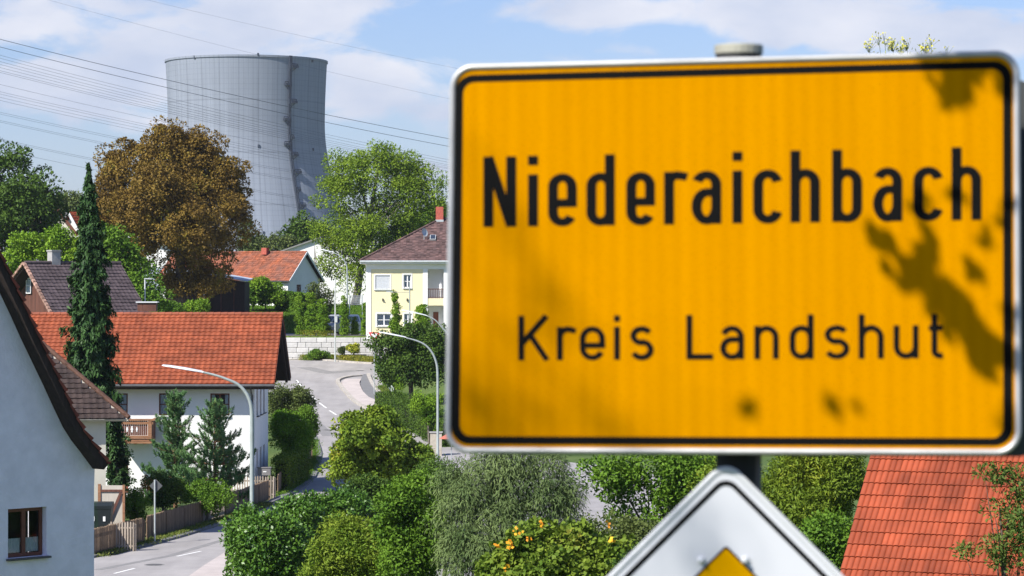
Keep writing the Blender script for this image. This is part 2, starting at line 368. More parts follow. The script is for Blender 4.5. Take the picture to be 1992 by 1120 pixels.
marks = [[(577, 741), (585, 751), (599, 767.5)], [(605.5, 772), (617, 781.5)], [(621, 785.5), (635, 795.5)], [(641, 800), (654.5, 809)], [(344, 1085.5), (391, 1075.5)], [(222, 1119), (262, 1109)]]
for pts in marks:
    ribbon('road_marking', pts, .13, line_m, .066, skirt=.003, step=.4, smooth=False)
def road_fittings():
    for px, py in ((640, 838), (300, 1102), (700, 722)):
        c = pg(px, py); t = thing('manhole_cover', (c.x, c.y, c.z + .06), {640: 'round dark manhole cover in the road above the round yellowish tree', 300: 'round dark manhole cover in the road near the bottom left corner', 700: 'round dark manhole cover at the junction below the block wall'}[px], 'manhole cover', 'manhole covers in the road'); m = MB(); m.tube([(c.x, c.y, c.z + .02), (c.x, c.y, c.z + .068)], .33, 20); m.build('lid', mat('cast_iron_%d' % px, (.10, .10, .10), .7, noise=.2), t); m = MB(); k = 20
        for i in range(k): a, b = 2 * math.pi * i / k, 2 * math.pi * (i + 1) / k; f = lambda r, w: (c.x + r * math.cos(w), c.y + r * math.sin(w), c.z + .065); m.quad(f(.335, a), f(.42, a), f(.42, b), f(.335, b))
        m.build('collar', concrete_dark, t)
concrete_dark = mat('manhole_collar', (.2, .195, .19), .9, noise=.1)
road_fittings()
patch = mat('asphalt_patch', (.215, .21, .208), .9, noise=.1, nscale=3)
ribbon('road_patch', [(585, 800), (610, 822), (640, 850)], .9, patch, .064, skirt=.003, smooth=False)
ribbon('road_patch', [(590, 716), (640, 727), (690, 722)], 1.4, patch, .064, skirt=.003, smooth=False)
ribbon('road_patch', [(190, 1112), (330, 1084), (440, 1052)], .35, patch, .064, skirt=.003, smooth=False)
# parking lot on the terrace
sheet('parking_lot', [Vector((-33, y, 0)) for y in np.arange(260.5, 268.6, 1)], [Vector((-6, y, 0)) for y in np.arange(260.5, 268.6, 1)], asphalt, .05, sub=20)

# ------------------------------------------------------------------ foliage generators
def unit(a): return a / np.maximum(np.linalg.norm(a, axis=1, keepdims=True), 1e-9)
def leaves(C, D, out, size, aspect, rng, droop=0., spread=1., jit=.3):
    """one folded diamond (two triangles as a quad) per centre C, long axis near D, facing near out"""
    n = len(C); s = size * rng.uniform(1 - jit, 1 + jit, n)[:, None]
    d = unit(D + rng.normal(0, .55 * spread, (n, 3)) + np.array([0, 0, -droop])); w = unit(np.cross(d, out + rng.normal(0, .33 * spread, (n, 3))))
    nn = np.cross(w, d)
    V = np.empty((n, 4, 3)); V[:, 0] = C - d * s * .5; V[:, 1] = C + w * s * aspect * .5 + nn * s * .08; V[:, 2] = C + d * s * .5 - nn * s * .06; V[:, 3] = C - w * s * aspect * .5 + nn * s * .08
    return V.reshape(-1, 3)
def mesh_leaves(name, Vs, m, parent):
    V = np.concatenate(Vs); return np_mesh(name, V, np.arange(len(V)).reshape(-1, 4), m, parent)
def crown_pts(blobs, n, per, cr, rng, shell=.78, flat=.8, up=.25, keep_low=.6):
    B = np.array(blobs, float); w = (B[:, 3] * B[:, 5]) ** 1.0; w /= w.sum()
    idx = rng.choice(len(B), n, p=w); d = unit(rng.normal(0, 1, (n, 3)) + np.array([0, 0, up]))
    rr = np.where(rng.random(n) < .75, rng.uniform(shell, 1.02, n), rng.uniform(.35, shell, n))[:, None]
    c = B[idx, :3] + d * B[idx, 3:6] * rr
    R_ = cr * rng.uniform(.6, 1.35, n)
    k = np.repeat(np.arange(n), per); e = unit(rng.normal(0, 1, (n * per, 3)) + d[k] * .35 + np.array([0, 0, .15]))
    pos = c[k] + e * (R_[k] * rng.uniform(.45, 1.0, n * per) ** .6)[:, None] * np.array([1, 1, flat])
    outv = unit(e * .8 + d[k] * .5 + np.array([0, 0, .45]))
    return pos, e, outv
def P_blob(px, py, rx, ry, Y, dy=0, depth=.85):
    s = Y / F; p = P(px, py, Y); return (p.x, p.y + dy, p.z, rx * s, rx * s * depth, ry * s)
def lobes(px, py, rx, ry, Y, n, rng, k=.42, core=.62):
    out = [P_blob(px, py, rx * core, ry * core, Y)]
    for i in range(n):
        a = rng.uniform(0, 2 * math.pi); r = rng.uniform(.35, .72)
        dy = rng.uniform(-.6, .3) * rx * Y / F
        kk = k * rng.uniform(.7, 1.2)
        out.append(P_blob(px + math.cos(a) * rx * (1 - kk) * r / .62, py + math.sin(a) * ry * (1 - kk) * r / .62, rx * kk, min(rx, ry) * kk, Y, dy))
    return out
def fluff(blobs, rng, k=5, fr=.42):
    out = []
    for b in blobs:
        out.append((b[0], b[1], b[2], b[3] * .8, b[4] * .8, b[5] * .8))
        for _ in range(k):
            d = unit(rng.normal(0, 1, (1, 3)) * np.array([1, .8, 1]) + np.array([0, -.35, .25]))[0]; f = fr * rng.uniform(.65, 1.2); r = min(b[3], b[5]) * f
            out.append((b[0] + d[0] * b[3] * .78, b[1] + d[1] * b[4] * .78, b[2] + d[2] * b[5] * .78, r * 1.1, r, r * .9))
    return out
def limbs(mb, base, top, r0, blobs, rng, n=8, seg=8):
    mid = base.lerp(top, .5) + Vector((rng.uniform(-.3, .3), 0, 0))
    mb.tube([base, base.lerp(mid, .15), mid, top], [r0 * 1.25, r0, r0 * .75, r0 * .3], seg)
    for b in blobs[:n]:
        e = Vector(b[:3]); s = base.lerp(top, rng.uniform(.35, .8)); m = s.lerp(e, .5) + Vector((0, 0, .12 * (e - s).length))
        mb.tube([s, m, e], [r0 * .4, r0 * .22, r0 * .06], 6)
def tree(name, label, cat, Y, base_px, base_py, blobs, m, bk, leaf, n, per, cr, seed, trunk_r=.3, trunk_top=None, aspect=.6, group=None, flat=.8, shell=.78, droop=0., nl=8, bz=None, cname='crown', up=.25, spread=1.):
    rng = np.random.default_rng(seed)
    b = P(base_px, base_py, Y) if base_py is not None else Vector((PX(base_px, Y), Y, 0))
    b.z = min(b.z, gz(b.x, Y)) if base_py is not None else gz(b.x, Y)
    t = thing(name, b, label, cat, group)
    B = np.array(blobs); top = Vector((B[:, 0].mean(), B[:, 1].mean(), B[:, 2].max() - .1 * (B[:, 2].max() - b.z))) if trunk_top is None else trunk_top
    mb = MB(); limbs(mb, b + Vector((0, 0, -.15)), top, trunk_r, blobs, rng, nl); mb.build('trunk' if cname == 'crown' else 'stem', bk, t, smooth=True)
    if cname == 'crown' or len(blobs) > 6: blobs = fluff(blobs, rng)
    pos, e, o = crown_pts(blobs, n, per, cr, rng, flat=flat, shell=shell, up=up)
    mesh_leaves(cname, [leaves(pos, e, o, leaf, aspect, rng, droop, spread)], m, t)
    return t
def bush(name, label, cat, px, py, rx, ry, Y, m, leaf, n, per, cr, seed, lob=9, **k):
    rng = np.random.default_rng(seed + 99)
    return tree(name, label, cat, Y, px, None, lobes(px, py, rx, ry, Y, lob, rng), m, k.pop('bk', bark_grey), leaf, n, per, cr, seed, cname='foliage', trunk_r=k.pop('trunk_r', .08), **k)
def hedge(name, label, A, B, wd, h, m, leaf, n, seed, cat='hedge', group=None, bump=.12, top_extra=0, aspect=.6):
    """clipped hedge from A to B on the ground, wd deep, h high; leaves over a dark twiggy core"""
    rng = np.random.default_rng(seed); A, B = Vector(A), Vector(B); t = thing(name, A.lerp(B, .5), label, cat, group); L_ = (B - A).length
    u = (B - A) / L_; v = Vector((-u.y, u.x, 0)).normalized()
    a = np.array([*A]); U = np.array([*u]); Vv = np.array([*v]); s = rng.uniform(0, 1, n) * L_; r = rng.random(n)
    side = rng.choice(5, n, p=[.36, .12, .30, .11, .11]); p = np.zeros((n, 3)); o = np.zeros((n, 3)); f = rng.uniform(-.5, .5, n) * wd; z = rng.uniform(0, 1, n) * h
    for k, (uu, ff, zz, on) in enumerate(((s, np.full(n, -.5 * wd), z, -Vv), (s, np.full(n, .5 * wd), z, Vv), (s, f, np.full(n, h), np.array([0, 0, 1.])), (np.zeros(n), f, z, -U), (np.full(n, L_), f, z, U))):
        q = side == k; p[q] = (a + uu[:, None] * U + ff[:, None] * Vv + zz[:, None] * np.array([0, 0, 1]))[q]; o[q] = on
    bum = np.sin(p[:, 0] * 2.1 + seed) * np.sin(p[:, 1] * 1.7 + 2) * np.sin(p[:, 2] * 2.6) * bump
    p += o * (bum[:, None] + rng.uniform(-.22, .06, n)[:, None] * (1 + top_extra)) ; o2 = unit(o + rng.normal(0, .5, (n, 3)) + np.array([0, 0, .35]))
    mesh_leaves('foliage', [leaves(p, unit(o * .5 + rng.normal(0, .8, (n, 3))), o2, leaf, aspect, rng)], m, t)
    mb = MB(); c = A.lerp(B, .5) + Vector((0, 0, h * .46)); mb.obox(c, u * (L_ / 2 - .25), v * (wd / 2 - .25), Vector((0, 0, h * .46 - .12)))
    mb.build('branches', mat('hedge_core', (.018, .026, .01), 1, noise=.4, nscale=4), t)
    return t
def conifer(name, label, px, Y, prof, m, seed, dens=1., leaf=.32, n_mul=1., lean=0, label_cat='tree', tr=.22):
    """prof: list of (photo y, half width in px) from tip to foot; drooping sprays on whorled boughs"""
    rng = np.random.default_rng(seed); s = Y / F; pys = [p[0] for p in prof]; ws = [p[1] for p in prof]; cxs = [p[2] if len(p) > 2 else px for p in prof]
    b = Vector((PX(cxs[-1], Y), Y, gz(PX(cxs[-1], Y), Y))); t = thing(name, b, label, label_cat)
    mb = MB(); mb.tube([b] + [P(cxs[i], pys[i], Y) for i in reversed(range(len(prof)))], [tr] + [max(.02, tr * (1 - .95 * (len(prof) - 1 - i) / (len(prof) - 1))) for i in reversed(range(len(prof)))], 8); mb.build('trunk', bark, t, smooth=True)
    C, D, O = [], [], []; zt, zb = pys[0], pys[-1]; y = zt
    while y < zb:
        w = np.interp(y, pys, ws) * s; cx = np.interp(y, pys, cxs); nb = int(4 + w * 5 * dens)
        for k in range(nb):
            a = rng.uniform(0, 2 * math.pi); ln = w * rng.uniform(.45, 1.05) * (1.3 if rng.random() < .2 else 1); m_ = int(max(6, ln * 34 * n_mul))
            tt = rng.uniform(.12, 1, m_) ** .7; dr = -.28 * ln * tt ** 1.5 + .1 * ln * tt ** 4
            dirv = np.array([math.cos(a), math.sin(a), 0]); sd = np.array([-math.sin(a), math.cos(a), 0])
            base = np.array([*P(cx, y + rng.uniform(-4, 4), Y)])
            wid = .15 * ln * (1 - tt * .8) + .03
            pos = base + dirv * (ln * tt)[:, None] + sd * (rng.normal(0, 1, m_) * wid)[:, None] + np.array([0, 0, 1.]) * (dr + rng.normal(0, .06 + .04 * ln, m_))[:, None]
            C.append(pos); D.append(np.tile(dirv * .6 + [0, 0, -.5], (m_, 1)) + rng.normal(0, .25, (m_, 3))); O.append(np.tile(dirv * .45 + [0, 0, .8], (m_, 1)))
        y += max(2.2, .42 / s * .22)
    C, D, O = map(np.concatenate, (C, D, O))
    mesh_leaves('crown', [leaves(C, unit(D), O, leaf, .3, rng, .3)], m, t)
    return t
def pine(name, label, Y, base_px, top_py, bot_py, half_w, m, seed, group=None, warm=None, tilt=0):
    """young open pine: whorls of boughs that turn up at their ends and carry tufts of long needles"""
    rng = np.random.default_rng(seed); s = Y / F; bx = PX(base_px, Y); b = Vector((bx, Y, gz(bx, Y))); t = thing(name, b, label, 'tree', group)
    top = P(base_px + tilt, top_py, Y); zb = PZ(bot_py, Y); mb = MB(); mb.tube([b, b.lerp(top, .5), top], [.12, .08, .015], 7)
    C, D, O = [], [], []; H = top.z - zb; nw = 13
    def tuft(c, ax, L_, k):
        tt = rng.uniform(0, 1, k); q = c + ax * (L_ * (tt - .35))[:, None] ; dd = unit(ax + rng.normal(0, .55, (k, 3))); C.append(q + dd * .07); D.append(dd); O.append(rng.normal(0, 1, (k, 3)))
    for w in range(nw):
        f = (w + .3) / nw; z = zb + H * f; R0 = half_w * s * (1.08 - f) ** .75 * (.75 + .25 * math.sin(w * 2.2 + seed))
        if f < .15: R0 *= .75
        for k in range(9):
            a = k * 2 * math.pi / 8 + rng.uniform(-.4, .4) + w; ln = R0 * rng.uniform(.6, 1.2); c0 = Vector((b.x + (top.x - b.x) * f, Y, z)); dv = Vector((math.cos(a), math.sin(a), 0))
            e = c0 + dv * ln + Vector((0, 0, .12 * ln + .28)); mid = c0.lerp(e, .55) + Vector((0, 0, -.08)); mb.tube([c0, mid, e], [.03, .02, .01], 4, cap=False)
            for q in np.linspace(.35, 1, max(3, int(ln * 5))):
                p = (c0.lerp(mid, q / .55) if q < .55 else mid.lerp(e, (q - .55) / .45)); off = Vector((-dv.y, dv.x, 0)) * rng.uniform(-.32, .32) * ln * .6 if q < .95 else Vector((0, 0, 0))
                ax = unit(np.array([[dv.x * .4, dv.y * .4, .85]]) + rng.normal(0, .2, (1, 3)))[0]; tuft(np.array([*(p + off)]), ax, .42, 60)
    tuft(np.array([*top]), np.array([0, 0, 1.]), .55, 50)
    mb.build('trunk', mat('pine_bark_' + str(seed), (.20, .11, .06), .9, noise=.3), t)
    C, D, O = map(np.concatenate, (C, D, O))
    mesh_leaves('crown', [leaves(C, D, unit(O), .19, .15, rng, 0, .35)], m, t)
    return t
# ------------------------------------------------------------------ building kit
UP = Vector((0, 0, 1))
def wall(mb, O, u, L_, H, holes=(), depth=.14, m=0, mr=None):
    """upright wall sheet from O along u, with rectangular holes (a0, a1, z0, z1) that get reveals of the given depth"""
    O = Vector(O); u = Vector(u); n = u.cross(UP)          # outward
    X_ = sorted({0, L_, *[h[0] for h in holes], *[h[1] for h in holes]}); Z_ = sorted({0, H, *[h[2] for h in holes], *[h[3] for h in holes]})
    pt = lambda a, z, d=0: O + u * a + UP * z - n * d
    for a, b in zip(X_, X_[1:]):
        for c, d in zip(Z_, Z_[1:]):
            if any(h[0] <= a + 1e-6 and b <= h[1] + 1e-6 and h[2] <= c + 1e-6 and d <= h[3] + 1e-6 for h in holes): continue
            mb.quad(pt(a, c), pt(b, c), pt(b, d), pt(a, d), m)
    mr = m if mr is None else mr
    for a, b, c, d in holes:
        mb.quad(pt(a, c), pt(a, c, depth), pt(a, d, depth), pt(a, d), mr); mb.quad(pt(b, c), pt(b, d), pt(b, d, depth), pt(b, c, depth), mr)
        mb.quad(pt(a, d), pt(a, d, depth), pt(b, d, depth), pt(b, d), mr); mb.quad(pt(a, c), pt(b, c), pt(b, c, depth), pt(a, c, depth), mr)
def window(parent, O, u, w, h, depth=.12, fm=None, mull=1, bars=0, sill=True, curt=True, fw=.07, sm=None, name='window', surround=None, bar_w=.025):
    """O: lower left corner of the opening on the wall's outer face; u: along the wall"""
    fm = fm or frame_wood; O = Vector(O); u = Vector(u); n = u.cross(UP); q = O - n * depth
    mb = MB(); g = .012
    def bar(a0, a1, z0, z1, t=.05, off=0): mb.obox(q + u * ((a0 + a1) / 2) + UP * ((z0 + z1) / 2) + n * off, u * ((a1 - a0) / 2), n * (t / 2), UP * ((z1 - z0) / 2))
    bar(g, fw, g, h - g); bar(w - fw, w - g, g, h - g); bar(fw, w - fw, h - fw, h - g); bar(fw, w - fw, g, fw)
    for k in range(mull):
        c = w * (k + 1) / (mull + 1); bar(c - fw * .6, c + fw * .6, fw, h - fw, .06)
    for k in range(bars):
        z = fw + (h - 2 * fw) * (k + 1) / (bars + 1)
        for j in range(mull + 1):
            a0 = fw if j == 0 else w * j / (mull + 1) + fw * .6; a1 = w - fw if j == mull else w * (j + 1) / (mull + 1) - fw * .6
            bar(a0, a1, z - bar_w, z + bar_w, .045)
    f = mb.build(name, fm, parent)
    p = MB(); p.quad(q + u * fw + UP * fw - n * .01, q + u * (w - fw) + UP * fw - n * .01, q + u * (w - fw) + UP * (h - fw) - n * .01, q + u * fw + UP * (h - fw) - n * .01); p.build('pane', glass, f)
    if curt:
        ca = .46 if curt == 'half' else 1
        N_ = 28; z0, z1 = fw * 1.2, h * ca - fw
        sides = [(fw, w - fw)] if curt != 'sides' else [(fw, w * .24), (w * .76, w - fw)]
        for a0, a1 in sides:
            N_ = max(4, int(28 * (a1 - a0) / w)); c = MB()
            for k in range(N_):
                a = a0 + (a1 - a0) * k / N_; b_ = a0 + (a1 - a0) * (k + 1) / N_; da, db = .035 + .015 * math.sin(k * 1.9), .035 + .015 * math.sin((k + 1) * 1.9)
                c.quad(q + u * a + UP * z0 - n * da, q + u * b_ + UP * z0 - n * db, q + u * b_ + UP * z1 - n * db, q + u * a + UP * z1 - n * da)
            c.build('curtain', curtain_m, f)
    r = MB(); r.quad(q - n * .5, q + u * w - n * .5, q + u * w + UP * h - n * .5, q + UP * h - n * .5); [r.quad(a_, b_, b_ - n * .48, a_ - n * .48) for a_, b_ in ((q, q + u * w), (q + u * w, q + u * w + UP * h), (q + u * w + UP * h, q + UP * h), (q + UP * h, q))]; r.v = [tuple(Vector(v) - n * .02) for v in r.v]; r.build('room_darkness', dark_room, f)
    if sill:
        s = MB(); s.obox(O + u * (w / 2) - UP * .025 + n * .05 - n * depth * .5, u * (w / 2 + .05), n * (.07 + depth * .5), UP * .022); s.build('sill', sm or metal_dark, f)
    return f
def tiles(mb, A, e, d, L_, S, col=.3, row=.34, amp=.022, kind='double', clip=None, seg=8, lift=.03, m=0, jit=.006, rng=random.Random(3)):
    """stepped courses of tiles: A upper left corner, e along the ridge, d down the slope"""
    A, e, d = Vector(A), Vector(e).normalized(), Vector(d).normalized(); n = e.cross(d); n = n if n.z > 0 else -n
    def prof(t):
        if kind == 'double': return amp * (max(0, math.sin(math.pi * ((t * 2) % 1))) ** .6)
        if kind == 'flat': return 0
        return amp * (.5 + .5 * math.cos(2 * math.pi * t))
    rows = int(math.ceil(S / row)); cols = int(math.ceil(L_ / col))
    for r in range(rows):
        s0, s1 = r * row, min(S, (r + 1) * row)
        for c in range(cols):
            a0 = c * col; a1 = min(L_, a0 + col)
            if clip and not clip((a0 + a1) / 2, (s0 + s1) / 2): continue
            j = rng.uniform(-jit, jit); k = len(mb.v)
            for i in range(seg + 1):
                t = i / seg; h = prof(t) + j; a = a0 + (a1 - a0) * t
                mb.v.append(tuple(A + e * a + d * (s0 - .02) + n * (h - .0))); mb.v.append(tuple(A + e * a + d * (s1 + j) + n * (h + lift))); mb.v.append(tuple(A + e * a + d * (s1 + j) + n * (-.02)))
            for i in range(seg):
                b = k + i * 3; mb.f.append((b, b + 1, b + 4, b + 3)); mb.m.append(m); mb.f.append((b + 1, b + 2, b + 5, b + 4)); mb.m.append(m)
def ridge_caps(mb, A, B, r=.13, L_=.4, m=0):
    A, B = Vector(A), Vector(B); n = int((B - A).length / L_); u = (B - A).normalized()
    for i in range(n):
        a = A.lerp(B, i / n); b = A.lerp(B, (i + 1) / n + .02 / n); mb.tube([a, b], [r * .9, r * 1.08], 9, m)
def slab(mb, pts, t, m=0):
    pts = [Vector(p) for p in pts]; n = (pts[1] - pts[0]).cross(pts[2] - pts[0]).normalized(); n = n if n.z > 0 else -n
    mb.prism(pts, -n * t, m)

# ------------------------------------------------------------------ cooling tower, 1.5 km away
def tower():
    Yt = 1500.; cx = PX(479.5, Yt); zb = -40.; ct = Vector((cx, Yt, zb)); s = Yt / F
    t = thing('cooling_tower', ct, 'huge grey concrete cooling tower rising behind the village trees', 'cooling tower')
    prof = [(122, 156.3), (128, 156), (160, 154.3), (200, 152.6), (250, 151.8), (280, 154), (310, 158.5), (340, 165), (370, 174), (415, 187), (470, 205), (540, 230), (620, 256), (672, 272)]
    ny, na = 90, 240; zs = np.linspace(PZ(122, Yt), PZ(672, Yt), ny); rr = np.interp((CY - zs / Yt * F), [p[0] for p in prof], [p[1] for p in prof]) * s
    for _ in range(6): rr[1:-1] = (rr[:-2] + 2 * rr[1:-1] + rr[2:]) / 4
    th = np.arange(na) / na * 2 * math.pi
    V = np.stack([cx + rr[:, None] * np.sin(th), Yt - rr[:, None] * np.cos(th), np.repeat(zs[:, None], na, 1)], 2).reshape(-1, 3)
    i, j = np.meshgrid(np.arange(ny - 1), np.arange(na), indexing='ij'); a = (i * na + j).ravel(); b = (i * na + (j + 1) % na).ravel()
    def fn(nt, bs, cur, tc):
        N = nt.nodes.new; L = nt.links.new
        sp = N('ShaderNodeSeparateXYZ'); L(tc.outputs['Object'], sp.inputs[0]); at = N('ShaderNodeMath'); at.operation = 'ARCTAN2'; L(sp.outputs[0], at.inputs[0]); L(sp.outputs[1], at.inputs[1])
        def mm(op, x, y):
            n = N('ShaderNodeMath'); n.operation = op
            for k, v in enumerate((x, y)):
                if isinstance(v, (int, float)): n.inputs[k].default_value = v
                else: L(v, n.inputs[k])
            return n.outputs[0]
        def line(src, freq, wid):            # 1 on thin lines
            fr = mm('FRACT', mm('MULTIPLY', src, freq), 0); return mm('LESS_THAN', fr, wid)
        v1 = line(at.outputs[0], 104 / (2 * math.pi), .12); v2 = line(mm('ADD', at.outputs[0], .01), 26 / (2 * math.pi), .05); h1 = line(sp.outputs[2], .36, .10); h2 = line(sp.outputs[2], .036, .03)
        cb = N('ShaderNodeCombineXYZ'); L(mm('MULTIPLY', at.outputs[0], 14.0), cb.inputs[0]); L(mm('MULTIPLY', sp.outputs[2], .012), cb.inputs[1])
        nz = N('ShaderNodeTexNoise'); L(cb.outputs[0], nz.inputs['Vector']); nz.inputs['Scale'].default_value = 1.6; nz.inputs['Detail'].default_value = 6
        cb2 = N('ShaderNodeCombineXYZ'); L(mm('MULTIPLY', at.outputs[0], 2.5), cb2.inputs[0]); L(mm('MULTIPLY', sp.outputs[2], .09), cb2.inputs[1])
        nz2 = N('ShaderNodeTexNoise'); L(cb2.outputs[0], nz2.inputs['Vector']); nz2.inputs['Scale'].default_value = 1; nz2.inputs['Detail'].default_value = 4
        tot = mm('ADD', mm('ADD', mm('MULTIPLY', v1, -.15), mm('MULTIPLY', v2, -.19)), mm('ADD', mm('MULTIPLY', h1, -.12), mm('MULTIPLY', h2, -.14)))
        tot = mm('ADD', tot, mm('ADD', mm('MULTIPLY', nz.outputs['Fac'], .5), mm('MULTIPLY', nz2.outputs['Fac'], .18)))
        tot = mm('ADD', tot, .70)
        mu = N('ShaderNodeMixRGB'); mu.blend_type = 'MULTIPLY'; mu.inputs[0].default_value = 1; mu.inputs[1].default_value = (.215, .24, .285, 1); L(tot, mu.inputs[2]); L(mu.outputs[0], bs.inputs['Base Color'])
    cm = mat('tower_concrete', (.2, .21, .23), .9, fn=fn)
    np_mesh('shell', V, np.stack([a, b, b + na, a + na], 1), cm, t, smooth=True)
    rim = MB(); r0 = rr[0]; k = 200
    for q in range(k):
        A0, A1 = q / k * 2 * math.pi, (q + 1) / k * 2 * math.pi
        c = lambda A_, r, z: Vector((cx + r * math.sin(A_), Yt - r * math.cos(A_), z))
        z0, z1 = zs[0] - .2, zs[0] + .9
        rim.quad(c(A0, r0 + .5, z0), c(A1, r0 + .5, z0), c(A1, r0 + .5, z1), c(A0, r0 + .5, z1)); rim.quad(c(A0, r0 + .5, z1), c(A1, r0 + .5, z1), c(A1, r0 - 1, z1), c(A0, r0 - 1, z1)); rim.quad(c(A1, r0 - 1, z0), c(A0, r0 - 1, z0), c(A0, r0 - 1, z1), c(A1, r0 - 1, z1))
    rim.build('rim', cm, t)
    al = math.asin(.605); dk = mat('ladder_steel', (.018, .026, .04), .8)
    def onshell(z, out=0., da=0.):
        r = float(np.interp(-z, -zs, rr)) + out; return Vector((cx + r * math.sin(al + da), Yt - r * math.cos(al + da), z))
    lad = MB(); zz = np.linspace(zs[0] + 1, PZ(560, Yt), 60)
    for sd in (-.010, .010):
        lad.tube([onshell(z, .55, sd) for z in zz], .62, 5)
    for z in np.linspace(zs[0], PZ(560, Yt), 150): lad.beam(onshell(z, .55, -.010), onshell(z, .55, .010), .14, .14)
    lad.build('ladder', dk, t)
    for y, w in ((139, 1), (173, -.7), (206, 1), (240, -.8), (274, .5), (287, -.8), (307, .9), (340, 1), (374, .5), (404, .8), (440, .9)):
        z = PZ(y, Yt); pl = MB(); c = onshell(z, .9, .012 * w); c2 = onshell(z, .9, .10 * w)
        pl.beam(c, c2, 2.2, 1.3); pl.beam(c + UP * 1.5, c2 + UP * 1.4, .4, .4); pl.beam(c2, c2 + UP * 1.5, .4, .4); pl.beam(c, c + UP * 1.5, .2, .2); pl.beam(onshell(z - 3.2, .3, .012 * w), c2, .22, .22); pl.beam(onshell(z, .8, -.016), onshell(z, .8, .016), 1.6, 2.6); pl.build('platform', dk, t)
    for px, y in ((394, 115), (516, 112), (613, 118), (517, 285), (614, 288), (530, 450)):
        z = PZ(y + 3, Yt); r = float(np.interp(-z, -zs, rr)); a_ = math.asin((px - 479.5) * s / r); h = MB(); h.obox((cx + (r + .2) * math.sin(a_), Yt - (r + .2) * math.cos(a_), z - 1), (.5, 0, 0), (0, .4, 0), (0, 0, .8)); h.build('warning_light', dk, t)
    leg = MB(); rb, rg = rr[-1], rr[-1] + 4
    for q in range(48):
        A0 = q / 48 * 2 * math.pi
        for sg in (-1, 1): leg.tube([(cx + rb * math.sin(A0), Yt - rb * math.cos(A0), zs[-1] + .5), (cx + rg * math.sin(A0 + sg * .065), Yt - rg * math.cos(A0 + sg * .065), zb - .5)], .6, 6)
    leg.build('support_columns', cm, t)
tower()

